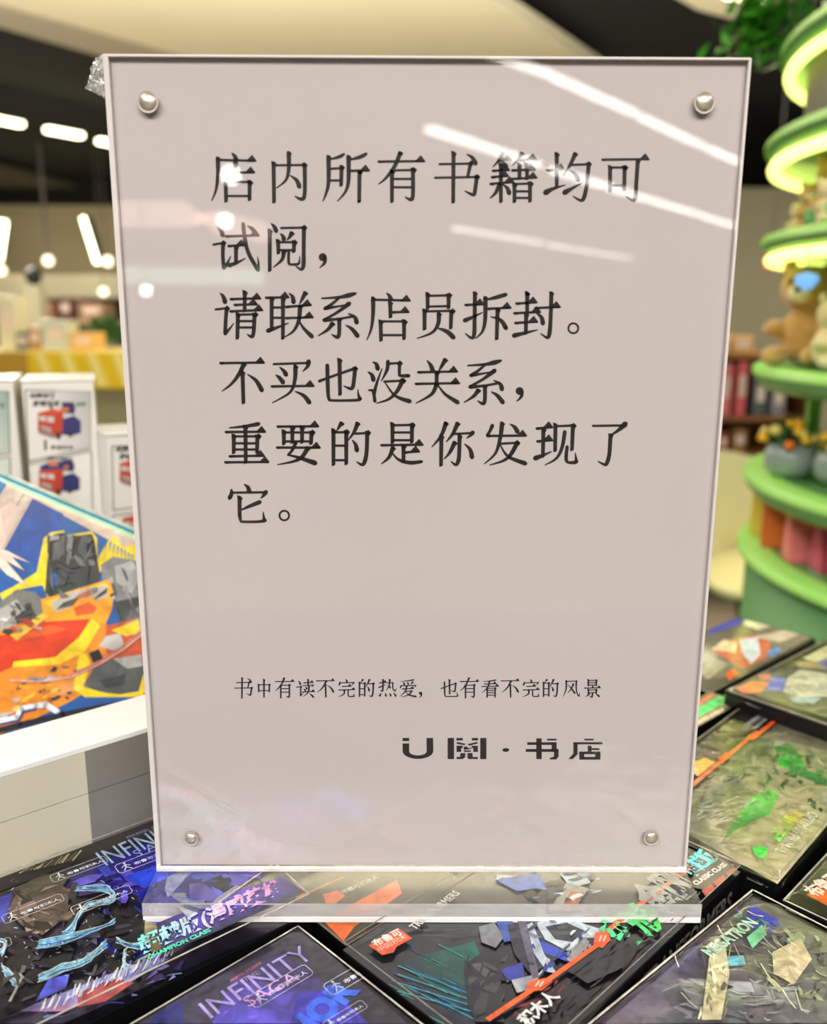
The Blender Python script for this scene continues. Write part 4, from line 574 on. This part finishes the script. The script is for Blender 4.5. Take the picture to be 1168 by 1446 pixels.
def strokes(spec, k=1.16):
    """outline polygons of one character; k scales the pen"""
    out = []
    for s in spec.split('|'):
        t, *pt = s.split(); N = [tuple(float(q) for q in p.split(',')) for p in pt]; w = lambda ws: [(p[0], p[1], a*k) for p, a in zip(N, ws)]
        if t == 'c': out += ribbon(smooth_path([(a, b, c*k) for a, b, c in N]))
        elif t == 'i': out += ribbon(w((11, 11)))
        elif t == 'h':
            out += ribbon(w((12, 11))); x, y = N[-1]; out.append([(x-40*k, y+2), (x-12*k, y-27*k), (x+9*k, y+1), (x+4*k, y+6*k), (x-30*k, y+6*k)]); x, y = N[0]; out.append([(x-3*k, y-6*k), (x+14*k, y-4*k), (x+16*k, y+6*k), (x+4*k, y+7*k)])
        elif t == 'v':
            out += ribbon(w((19, 17))); x, y = N[0]; out.append([(x-11*k, y-10*k), (x+3*k, y-7*k), (x+15*k, y+4*k), (x+9*k, y+14*k), (x-10*k, y+8*k)]); x, y = N[1]; out.append([(x-8*k, y-2), (x+8*k, y-2), (x+8*k, y+2*k), (x-8*k, y+9*k)])
        elif t == 'p': n = len(N); out += ribbon(smooth_path([(a, b, (21-16*(i/(n-1))**1.5)*k) for i, (a, b) in enumerate(N)])); x, y = N[0]; out.append([(x-9*k, y-9*k), (x+4*k, y-7*k), (x+15*k, y+3*k), (x+7*k, y+12*k), (x-9*k, y+6*k)])
        elif t == 'n': n = len(N); out += ribbon(smooth_path([(a, b, (6+15*(i/(n-1)))*k) for i, (a, b) in enumerate(N)]))
        elif t == 'd': out += ribbon(smooth_path(w((5, 17, 22))))
        elif t == 'g':
            n = len(N); ws = [19, 18, 19, 14, 5] if n == 5 else [19, 18, 17, 5]; 
            out += ribbon(smooth_path([(a, b, c*k) for (a, b), c in zip(N, ws)])); x, y = N[0]; out.append([(x-11*k, y-8*k), (x+3*k, y-6*k), (x+14*k, y+3*k), (x+9*k, y+12*k), (x-9*k, y+8*k)])
        elif t == 'k': x, y = N[0]; out.append([(x-14*k, y+3*k), (x-2*k, y-9*k), (x+13*k, y+4*k), (x+4*k, y+18*k), (x-14*k, y+12*k)])
        elif t == 'e': x, y, r = N[0]; out.append([(x+r*math.cos(q*math.pi/10), y+r*math.sin(q*math.pi/10)) for q in range(20)])
        elif t == 'o':
            x, y, R1, R2 = N[0]
            for q in range(24):
                a, b = q*math.pi/12, (q+1)*math.pi/12; out.append([(x+R1*math.cos(a), y+R1*math.sin(a)), (x+R1*math.cos(b), y+R1*math.sin(b)), (x+R2*math.cos(b), y+R2*math.sin(b)), (x+R2*math.cos(a), y+R2*math.sin(a))])
    return out
m_ink = mat('black_ink', (26, 22, 22), .5)
YP = .00205
def ink(name, polys, lift=0.0):
    V, Fc = [], []
    for P in polys:
        b = len(V); V += [tuple(bY(x, y, YP-lift)) for x, y in P]; Fc.append(tuple(range(b, b+len(P))))
    return pyd(name, V, Fc, m_ink, sg)
def at_crop(ch, dx=0, dy=0, sc=1.0, k=1.16):
    """the character where it was traced"""
    ox, oy, spec = G[ch]; return [[(ox+dx+x/3.65*sc, oy+dy+y/3.65*sc) for x, y in P] for P in strokes(spec, k)]
def bbox(ch):
    P = [p for q in strokes(G[ch][2]) for p in q]; return min(p[0] for p in P), min(p[1] for p in P), max(p[0] for p in P), max(p[1] for p in P)
def cell(ch, cx, cy, s, k=1.16, own=False):
    """the character centred in pixel (cx, cy), s photo pixels per traced unit"""
    a, b, c, d = (0, 0, 250, 250) if own else bbox(ch); mx, my = (a+c)/2, (b+d)/2
    return [[(cx+(x-mx)*s, cy+(y-my)*s) for x, y in P] for P in strokes(G[ch][2], k)]
lines = ['店内所有书籍均可', '试阅，', '请联系', '不买也没关', '重要的是你发现了', '它']
for i, ln in enumerate(lines):
    polys = [p for ch in ln for p in at_crop(ch)]
    if i == 2: polys += cell('店', 549, 448, 1/3.72) + at_crop('员')+at_crop('拆')+at_crop('封')+at_crop('。')
    if i == 3: polys += cell('系', 684, 540, 1/3.72) + cell('，', 734, 557, 1/3.75)
    if i == 5: polys += cell('。', 401.5, 728, 1/3.78)
    ink('printed_line', polys)
small = '书中有读不完的热爱，也有看不完的风景'; polys = []
xs = [344, 372.5, 402, 431, 459.5, 489, 518, 547, 576, 594, 635, 663, 692, 720.5, 749.5, 778, 807, 836.5]; own = set('中读完热爱看风景')
for ch, x in zip(small, xs): polys += cell(ch, x, 971.5 if ch != '，' else 981, .112, 1.15 if ch != '，' else 1.15, ch in own)
ink('printed_line', polys)
def q(*p): return [(550+x/3.65, 1030+y/3.65) for x, y in p]
def rc(a, b, c, d): return q((a, b), (c, b), (c, d), (a, d))
oc = lambda cx, cy, rx, ry, a0, a1, n=12: [(cx+rx*math.cos(math.radians(a0+(a1-a0)*i/n)), cy+ry*math.sin(math.radians(a0+(a1-a0)*i/n))) for i in range(n+1)]
o_, i_ = oc(147, 112, 79, 40, 180, 0), oc(147, 112, 45, 22, 180, 0); ul_ = [(68, 72), *o_, (225, 44)]; il_ = [(102, 72), *i_, (191, 44)]
lg = [rc(68, 44, 102, 60)]+[q(ul_[i], ul_[i+1], il_[i+1], il_[i]) for i in range(len(ul_)-1)]
lg += [rc(300, 44, 333, 153), rc(468, 44, 500, 153), rc(345, 44, 378, 57), rc(425, 44, 457, 57), q((348, 64), (392, 74), (388, 82), (346, 74)), q((402, 76), (454, 64), (456, 72), (412, 84)), rc(346, 84, 378, 96), rc(346, 96, 370, 116), rc(424, 84, 456, 96), rc(432, 96, 456, 116), q((382, 92), (396, 86), (410, 98), (420, 92), (424, 100), (384, 106)), rc(384, 108, 420, 116), q((366, 122), (392, 122), (390, 144), (378, 153), (346, 153), (346, 142), (364, 142)), q((402, 122), (428, 122), (430, 142), (456, 142), (456, 153), (408, 153), (402, 146))]
lg += [q(*oc(600, 106, 18, 10, 0, 360, 20)[:-1]), rc(710, 66, 862, 80), rc(812, 48, 862, 57), rc(757, 46, 785, 153), rc(703, 101, 872, 116), rc(836, 66, 862, 110), q((848, 101), (872, 101), (872, 140), (860, 155), (826, 155), (826, 148), (848, 140))]
lg += [rc(1005, 48, 1053, 57), rc(948, 66, 1098, 77), q((948, 66), (970, 66), (970, 128), (946, 153), (922, 153), (948, 124)), rc(1022, 84, 1042, 120), rc(1042, 97, 1083, 106), rc(978, 114, 1088, 128), rc(978, 114, 1004, 156), rc(1060, 114, 1088, 156), rc(978, 142, 1088, 156)]
ink('printed_logo', lg)
# scrap of bubbly film stuck behind the corner
def film():
    V, Fq, N = [], [], 14; A, B, C_, D = (148, 76), (134, 82), (120, 124), (150, 140)
    for i in range(N+1):
        for j in range(N+1):
            s, t = i/N, j/N; x = (A[0]*(1-s)+B[0]*s)*(1-t)+(D[0]*(1-s)+C_[0]*s)*t; y = (A[1]*(1-s)+B[1]*s)*(1-t)+(D[1]*(1-s)+C_[1]*s)*t
            p = bY(x, y, .0045); V.append((p.x, p.y+.0016*noise.noise(Vector((i*.6, j*.6, 3))), p.z))
    for i in range(N):
        for j in range(N): Fq.append((i*(N+1)+j, (i+1)*(N+1)+j, (i+1)*(N+1)+j+1, i*(N+1)+j+1))
    o = pyd('film_scrap', V, Fq, thin_clear('crumpled_film', ior=1.6, rough=.05, boost=3.0, bump=.8, bs=500, white=.12), None, True); tag(o, 'crumpled scrap of clear bubbly film stuck to the top corner of the sign', 'plastic')
    sm = o.modifiers.new('thickness', 'SOLIDIFY'); sm.thickness = .0002
film()
# ------------------------------------------------------------ green display tower on the right
TC = Vector((.9286, .8617, 0)); m_g = mat('green_laminate', (96, 160, 84), .4, coat=.2); m_gd = mat('deep_green_laminate', (84, 146, 84), .45); m_gl = mat('lime_rim', (164, 232, 112), .4); m_ring = mat('lime_led', (255, 255, 190), emit=(250, 255, 130), es=1.3); m_col = mat('taupe_column', (112, 104, 96), .6)
tw = thing('display_tower', (TC.x, TC.y, -.95), 'green tiered round display tower with glowing rings and toys on every shelf', 'display stand')
lathe('drum', [(0, -.94), (.44, -.94), (.44, -.135), (0, -.135)], TC, m_gd, tw, 64)
def shelf(z, r, led=None, th=.022, t=0.0):
    e = Vector((math.sin(math.radians(38.5)), math.cos(math.radians(38.5)), 0)); M = Matrix.Rotation(0, 4, 'Z')
    lathe('shelf', [(0, z-th), (r-.012, z-th), (r-.002, z-th*.6), (r, z-th*.3), (r-.004, z), (r-.03, z+.001), (0, z+.001)], TC, m_g, tw, 72)
    lathe('rim', [(r-.04, z+.0012), (r-.001, z+.0012), (r+.002, z-.002), (r+.002, z-.010)], TC, m_gl, tw, 72)
    if led: lathe('led_ring', [(r-.012+led*math.cos(a), z-th-led+led*math.sin(a)) for a in [k*math.pi/4 for k in range(9)]], TC, m_ring, tw, 72)
shelf(-.112, .452); shelf(-.002, .452, th=.03); shelf(.152, .452, th=.03); shelf(.33, .455, .0075, .022); shelf(.457, .46, .0085, .024); shelf(.578, .45, .0078, .024)
lathe('column', [(.24, -.11), (.24, .46)], TC, mat('pale_column', (196, 206, 160), .5), tw, 40); lathe('column', [(.415, .457), (.415, .556)], TC, m_col, tw, 48); lathe('column', [(.405, .58), (.405, .70), (0, .70)], TC, m_g, tw, 48)
p = bY(1150, 560, .98); boxm('upright', (p.x-.008, p.y-.006, 0), (p.x+.010, p.y+.006, .122), m_gl, tw, .001)
# plush bears (one continuous body from overlapping ellipsoids, remeshed)
m_fur = [mat('tan_fur', (206, 160, 92), .9, bump=.6, bs=60, var=.12, sheen=.5), mat('cream_fur', (236, 214, 160), .9, bump=.6, bs=60, var=.1, sheen=.5), mat('dark_eye', (20, 16, 14), .1, coat=1), mat('muzzle_fur', (244, 228, 190), .9, sheen=.5)]
def bear(px, py, Y, s, yaw, label, fur=0, zf=None, belly=None, pose=0):
    c = bY(px, py, Y); z0 = zf if zf is not None else c.z-.5*s; r = thing('plush_bear', (c.x, c.y, z0), label, 'plush toy', 'plush bears on the tower')
    Rz = Matrix.Rotation(math.radians(yaw), 3, 'Z'); at = lambda x, y, z: Vector((c.x, c.y, z0))+Rz @ (Vector((x, y, z))*s)
    bm = bmesh.new()
    L = [((0, 0, .26), (.22, .19, .26)), ((0, -.05, .66), (.23, .21, .20)), ((-.22, -.12, .32), (.09, .17, .08)), ((.22, -.12, .32), (.09, .17, .08)), ((-.16, -.24, .09), (.10, .22, .09)), ((.16, -.24, .09), (.10, .22, .09)), ((-.18, -.02, .84), (.07, .04, .07)), ((.18, -.02, .84), (.07, .04, .07))]
    for q_, rr in L: add_ell(bm, at(*q_), tuple(v*s for v in rr), Rz, 12)
    o = bmo('body', bm, m_fur[fur], r, True); md = o.modifiers.new('join', 'REMESH'); md.mode = 'VOXEL'; md.voxel_size = max(.0035, s*.03); md.use_smooth_shade = True
    bm = bmesh.new(); add_ell(bm, at(0, -.24, .61), (.10*s, .08*s, .08*s), Rz, 10); bmo('muzzle', bm, m_fur[3], r, True)
    bm = bmesh.new(); add_ell(bm, at(0, -.32, .645), (.032*s, .02*s, .024*s), Rz, 8); bmo('nose', bm, m_fur[2], r, True)
    for sx in (-1, 1): bm = bmesh.new(); add_ell(bm, at(sx*.09, -.235, .71), (.022*s, .018*s, .024*s), Rz, 8); bmo('eye', bm, m_fur[2], r, True)
    if belly: bm = bmesh.new(); add_ell(bm, at(0, -.10, .26), (.15*s, .13*s, .18*s), Rz, 10); bmo('vest', bm, mat('vest_%d' % belly, ((120, 190, 130), (90, 130, 190))[belly-1], .8), r, True)
    return r
# shelf tops: 0.153 (big bears), 0.331 (small ones)
bear(1138, 470, .97, .163, -42, 'large tan plush bear sitting on the shelf below the glowing ring', 0, .1535)
bear(1172, 480, .88, .110, 20, 'cream plush bear beside the large tan one, cut by the frame edge', 1, .1535, None)
bear(1145, 320, .93, .075, -30, 'small tan plush bear in green vest, first on the upper toy shelf', 0, .3315, 1); bear(1172, 310, .92, .11, 0, 'larger tan plush bear at the frame edge of the upper toy shelf', 0, .3315, None); bear(1127, 330, 1.0, .055, -40, 'tiniest cream plush bear at the outer end of the upper toy shelf', 1, .3315, None)
bear(1163, 330, .81, .06, 0, 'small cream plush bear in green vest sitting before the larger bear', 1, .3315, 1)
# cloud tag
def disc_cloud():
    r = thing('cloud_sign', bY(1138, 398, .80), 'small glowing blue cloud tag hanging under the lit ring', 'tag'); bm = bmesh.new()
    for x, y, s in ((-12, -2, 9), (0, -4, 10), (12, -3, 8), (-4, 6, 9), (4, 6, 8)): add_ell(bm, bY(1140+x*.8, 397+y*.8, .80), (s*.0008, .002, s*.0008))
    o = bmo('cloud', bm, mat('blue_glow', (120, 180, 250), emit=(110, 170, 250), es=.25), r, True)
    a = bY(1138, 392, .80); bm = bmesh.new(); add_tube(bm, [a, Vector((a.x, a.y, .305))], .0006, 6); bmo('thread', bm, m_hs, r)
disc_cloud()
# pots of small orange and yellow fruit
m_pot = mat('grey_glaze', (150, 164, 160), .35, coat=.5, var=.08, bs=30); m_leaf = mat('leaf_green', (40, 120, 60), .5)
def pot(px, Y, rr, label, seed):
    R = random.Random(seed); c = bY(px, 640, Y); c.z = 0.0; t = thing('potted_kumquat', c, label, 'potted plant', 'grey fruit pots on the tower'); H = rr*1.25
    lathe('pot', [(0, 0), (rr*.62, 0), (rr*.95, H*.3), (rr, H*.65), (rr*.86, H), (rr*.78, H), (rr*.8, H*.8), (0, H*.8)], c, m_pot, t, 28)
    bm = bmesh.new()
    for k in range(90):
        a, b, d = R.random()*6.28, R.uniform(.1, 1.4), rr*R.uniform(.5, 1.25); p = c+Vector((d*math.cos(a)*math.sin(b), d*math.sin(a)*math.sin(b), H*.9+d*math.cos(b)*1.0)); x = Vector((R.uniform(-1, 1), R.uniform(-1, 1), R.uniform(-.4, 1))).normalized(); y = x.orthogonal().normalized(); l = rr*.22
        bm.faces.new([bm.verts.new(q_) for q_ in (p-x*l, p-y*l*.35, p+x*l, p+y*l*.35)])
    o = bmo('foliage', bm, m_leaf, t); o['kind'] = 'stuff'
    for k in range(11):
        a, b = R.uniform(2.6, 5.6), R.uniform(.3, 1.5); d = rr*1.15; p = c+Vector((d*math.cos(a)*math.sin(b), d*math.sin(a)*math.sin(b), H*.95+d*math.cos(b)*.85)); bm = bmesh.new(); rad = rr*R.uniform(.17, .24); add_ell(bm, p, (rad, rad, rad*.95), None, 10)
        col = R.choice([(255, 190, 20), (255, 200, 40), (250, 120, 30), (240, 220, 120)]); bmo('fruit', bm, mat('fruit_%d' % col[1], col, .3, coat=.3), t, True)
pot(1118, .93, .037, 'grey glazed pot of orange and yellow fruit nearer the tower rim end', 3); pot(1192, .86, .037, 'grey glazed pot of yellow fruit cut by the frame edge', 5)
# gift bags on the drum shelf
def bag(px, Y, w, d, h, yaw, col, label, cat='gift bag', top=None):
    c = bY(px, 780, Y); c.z = -.1105; a = math.radians(yaw); u, n = Vector((math.cos(a), math.sin(a), 0)), Vector((math.sin(a), -math.cos(a), 0)); t = thing('gift_bag', c, label, cat, 'coloured gift bags on the drum shelf')
    B = [c-u*w/2+n*d/2, c+u*w/2+n*d/2, c+u*w/2-n*d/2, c-u*w/2-n*d/2]; bm = bmesh.new(); add_prism(bm, B, (0, 0, h))
    tv = sorted(bm.verts, key=lambda v_: -v_.co.z)[:4]
    for v_ in tv: e = v_.co-c; v_.co -= n*(e.dot(n)*.55)
    bmesh.ops.bevel(bm, geom=bm.edges[:], offset=.002, segments=2, affect='EDGES'); bmo('bag_body', bm, mat('bag_%d_%d' % (col[0], col[1]), col, .4, coat=.2), t)
    bm = bmesh.new(); add_tube(bm, [c-u*w*.2+Vector((0, 0, h)), c-u*w*.15+Vector((0, 0, h*1.12)), c+u*w*.15+Vector((0, 0, h*1.12)), c+u*w*.2+Vector((0, 0, h))], .0015, 6); bmo('handle', bm, mat('bag_handle', (240, 230, 180), .6), t)
bag(1081, 1.03, .05, .03, .085, -35, (246, 220, 90), 'yellow and cream gift bag at the outer end of the drum shelf'); bag(1098, .96, .05, .035, .092, -20, (240, 120, 50), 'orange gift bag between the yellow and pink ones'); bag(1138, .88, .055, .04, .088, -8, (244, 130, 136), 'pink gift bag with a yellow top edge, nearest the green drum rim'); bag(1178, .83, .05, .035, .09, 4, (206, 74, 110), 'dark pink gift bag cut by the frame edge')
# leaves at the tower top
def leaves():
    R = random.Random(9); c = bY(1082, 22, 1.12); bm = bmesh.new()
    for k in range(420):
        p = Vector((R.gauss(0, .026), R.gauss(0, .02), R.gauss(0, .03)))+c; x = Vector((R.uniform(-1, .4), R.uniform(-1, 1), R.uniform(-1.2, .1))).normalized(); y = x.orthogonal().normalized(); l = R.uniform(.012, .026)
        vs = [bm.verts.new(q_) for q_ in (p-x*l, p-y*l*.3, p+x*l, p+y*l*.3)]; bm.faces.new(vs)
    t = thing('artificial_branch', c, 'hanging cluster of green leaves beside the top of the tower', 'plant'); o = bmo('foliage', bm, mat('bright_leaf', (60, 130, 30), .45, var=.5, bs=14), t); o['kind'] = 'stuff'
    bm = bmesh.new(); add_tube(bm, [c+Vector((-.05, 0, -.05)), c, c+Vector((.0, .02, .10)), c+Vector((.0, 0, 2.2-c.z))], .004, 6); bmo('twig', bm, mat('twig_brown', (70, 50, 30), .7), t)
leaves()
# ------------------------------------------------------------ chair, pink goods shelf, red sign
m_ch = mat('cream_plastic', (240, 230, 176), .4); ch = bY(1012, 760, 1.75)
ct = thing('shell_chair', (ch.x, ch.y, -.95), 'cream moulded shell chair with thin legs between the sign and the green drum', 'chair')
V, Fq = [], []; N = 16
for i in range(N+1):
    for j in range(N+1):
        s, t = i/N*2-1, j/N; w = .13+.11*t
        if t < .5: z, y = -.38+.03*s*s, -.20+t*.8
        else: z, y = -.38+(t-.5)*.52, .20+.10*(t-.5)
        z += .05*s*s*(1-t)+(.0 if t < .5 else -.10*s*s*(t-.5)*2*(abs(s) ** 2)); V.append((ch.x+s*w, ch.y+y-.12*s*s*(t > .5)*(1-.2*t), z))
for i in range(N):
    for j in range(N): Fq.append((i*(N+1)+j, (i+1)*(N+1)+j, (i+1)*(N+1)+j+1, i*(N+1)+j+1))
o = pyd('shell', V, Fq, m_ch, ct, True); o.modifiers.new('thickness', 'SOLIDIFY').thickness = .012
for sx in (-1, 1):
    for sy in (-1, 1): bm = bmesh.new(); add_tube(bm, [(ch.x+sx*.10, ch.y+sy*.12, -.38), (ch.x+sx*.21, ch.y+sy*.2, -.95)], .011, 8); bmo('leg', bm, mat('dark_wood_leg', (80, 70, 44), .5), ct)
m_brown = mat('brown_wood_shelf', (150, 100, 60), .5, var=.1, bs=6); YS = 3.2
sl, sr_ = bY(985, 500, YS).x, bY(1150, 500, YS).x; st = thing('goods_shelf', ((sl+sr_)/2, YS, -.95), 'low brown wooden shelf of pink goods behind the cream chair', 'shelf')
zt = [bY(1060, y, YS).z for y in (500, 588, 640, 664)]
for z in zt: boxm('shelf_board', (sl, YS, z-.02), (sr_, YS+.35, z), m_brown, st)
boxm('side_panel', (sl-.02, YS, -.95), (sl, YS+.35, zt[0]), m_brown, st); boxm('side_panel', (sr_, YS, -.95), (sr_+.02, YS+.35, zt[0]), m_brown, st); boxm('back_panel', (sl, YS+.35, -.95), (sr_, YS+.37, zt[0]), m_brown, st)
def pack(x0, x1, y0, y1, Y, col, label, grp='packs of goods on the brown shelf', d=.10, zb=None):
    a, b = bY(x0, y1, Y), bY(x1, y0, Y); z0 = a.z if zb is None else zb; t = thing('goods_pack', ((a.x+b.x)/2, Y+d/2, z0), label, 'pack', grp); h = b.z-z0
    boxm('pack_body', (a.x, Y, z0), (b.x, Y+d, z0+h), mat('pack_%d_%d_%d' % col, col, .4, coat=.2), t, .004); boxm('label_panel', (a.x+(b.x-a.x)*.2, Y-.002, z0+h*.35), (b.x-(b.x-a.x)*.2, Y+.002, z0+h*.75), mat('pack_label', (240, 220, 210), .5), t)
pk = [(1008, 1032, 470, 500, (232, 214, 170), 'cream pack lying on top of the brown shelf, beside the sign', zt[0]), (1034, 1066, 474, 500, (236, 190, 120), 'yellow-brown pack on top of the brown shelf', zt[0]), (1016, 1036, 514, 588, (240, 140, 136), 'salmon pack standing on the upper level, beside the sign', zt[1]), (1038, 1058, 510, 588, (234, 110, 120), 'deeper pink pack second on the upper level', zt[1]), (1062, 1086, 530, 588, (96, 110, 110), 'dark teal pack third on the upper level', zt[1]), (1088, 1112, 540, 588, (150, 150, 156), 'grey pack on the upper level beside the fruit pots', zt[1]), (1012, 1030, 612, 640, (190, 90, 60), 'rust red pack on the lower level beside the sign', zt[2]), (1034, 1056, 606, 640, (160, 120, 70), 'tan pack on the lower level', zt[2])]
for x0, x1, y0, y1, c, l, z in pk: pack(x0, x1, y0, y1, YS+.02, c, l, zb=z)
a = bY(1080, 380, 5.0); b = bY(1101, 336, 5.0); t = thing('hanging_sign', (a.x, 5.0, a.z), 'small red sign plate hanging before the olive wall', 'sign'); boxm('plate', (a.x, 5.0, a.z), (b.x, 5.02, b.z), mat('red_plate', (240, 60, 90), .4), t, .003); bm = bmesh.new(); add_tube(bm, [((a.x+b.x)/2, 5.01, b.z), ((a.x+b.x)/2, 5.01, 2.2)], .004, 6); bmo('cord', bm, m_hs, t)
# ------------------------------------------------------------ far left counter and goods
YC = 4.0; tz = bY(100, 496, YC).z; bzz = bY(100, 548, YC).z; xl = bY(-60, 500, YC).x; xr = bY(260, 500, YC).x; xm = bY(40, 500, YC).x
ctn = thing('yellow_counter', ((xl+xr)/2, YC+.3, -.95), 'long counter with a yellow striped band behind the truck boxes', 'counter')
boxm('counter_body', (xl, YC+.02, -.95), (xr, YC+.6, tz-.02), mat('counter_beige', (150, 148, 112), .6), ctn); boxm('worktop', (xl, YC, tz-.02), (xr, YC+.62, tz), mat('counter_top', (230, 214, 160), .4), ctn)
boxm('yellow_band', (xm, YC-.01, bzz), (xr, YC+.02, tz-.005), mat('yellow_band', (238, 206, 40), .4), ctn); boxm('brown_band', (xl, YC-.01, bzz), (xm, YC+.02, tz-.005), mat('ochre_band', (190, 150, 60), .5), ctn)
for k in range(5):
    x0 = bY(52+k*36, 520, YC).x; w = .045; pyd('stripe', [(x0, YC-.012, tz-.01), (x0+w, YC-.012, tz-.01), (x0+w+.05, YC-.012, bzz+.01), (x0+.05, YC-.012, bzz+.01), (x0, YC-.01, tz-.01), (x0+w, YC-.01, tz-.01), (x0+w+.05, YC-.01, bzz+.01), (x0+.05, YC-.01, bzz+.01)], [(0, 3, 2, 1), (4, 5, 6, 7), (0, 1, 5, 4), (1, 2, 6, 5), (2, 3, 7, 6), (3, 0, 4, 7)], mat('pale_stripe', (250, 236, 150), .4), ctn)
G2 = 'goods on the yellow counter'
for x0, x1, y0, col, l in ((60, 94, 452, (206, 214, 206), 'white and mint box standing on the yellow counter'), (41, 57, 462, (180, 140, 90), 'brown box beside the white one on the yellow counter'), (98, 134, 470, (236, 190, 110), 'orange pack lying on the yellow counter beside the bush'), (0, 20, 418, (230, 226, 200), 'tall cream box on the yellow counter at the frame edge'), (22, 40, 470, (110, 120, 130), 'small slate box on the yellow counter before the column')): pack(x0, x1, y0, 494, YC+.1, col, l, G2, .15, tz)
for x0, x1, y0, col, l in ((52, 70, 426, (190, 150, 120), 'tan box on the far ledge beside the dark niche'), (112, 146, 428, (176, 140, 116), 'wide brown box on the far ledge above the bush'), (84, 100, 420, (90, 50, 50), 'dark red box in the far dark niche')): pack(x0, x1, y0, 452, 7.0, col, l, 'goods on the far shelf', .3)
a = bY(50, 452, 7.0); b = bY(175, 452, 7.0); t = thing('far_shelf', (a.x, 7.0, -.95), 'far dark shelf unit behind the yellow counter', 'shelf'); boxm('carcass', (a.x-.5, 7.0, -.95), (b.x+.3, 7.5, a.z), mat('dark_shelf', (70, 60, 50), .6), t, .005); boxm('top_board', (a.x-.52, 6.98, a.z-.03), (b.x+.32, 7.52, a.z-.001), mat('shelf_top', (190, 170, 130), .5), t)
a = bY(32, 400, 6.0); b = bY(54, 400, 6.0); c = thing('white_column', ((a.x+b.x)/2, 6.1, -.95), 'slim pale square column with a dark top behind the counter', 'column'); zc = bY(40, 402, 6).z; boxm('shaft', (a.x, 6.0, -.95), (b.x, 6.12, zc), mat('pale_shaft', (206, 200, 176), .5), c, .004)
bm = bmesh.new(); add_ell(bm, Vector(((a.x+b.x)/2, 6.06, bY(40, 390, 6).z)), (.055, .055, .065)); bmo('lamp_head', bm, mat('black_head', (20, 20, 20), .4), c, True)
def bush():
    R = random.Random(2); c = bY(150, 470, YC+.45); t = thing('small_bush', (c.x, c.y, tz), 'round dark green bush on the yellow counter at the sign edge', 'potted plant'); bm = bmesh.new()
    for k in range(500):
        d = Vector((R.gauss(0, 1), R.gauss(0, 1), R.gauss(0, 1))).normalized()*R.uniform(.4, 1)*.095; p = c+d; p.z = max(p.z, tz+.035); x = Vector((R.uniform(-1, 1), R.uniform(-1, 1), R.uniform(-1, 1))).normalized(); y = x.orthogonal().normalized(); bm.faces.new([bm.verts.new(q_) for q_ in (p-x*.02, p-y*.009, p+x*.02, p+y*.009)])
    o = bmo('foliage', bm, mat('dark_leaf', (36, 84, 30), .6), t); o['kind'] = 'stuff'; lathe('pot', [(0, tz), (.04, tz), (.055, tz+.05), (0, tz+.05)], (c.x, c.y, 0), m_pot, t, 20)
bush()
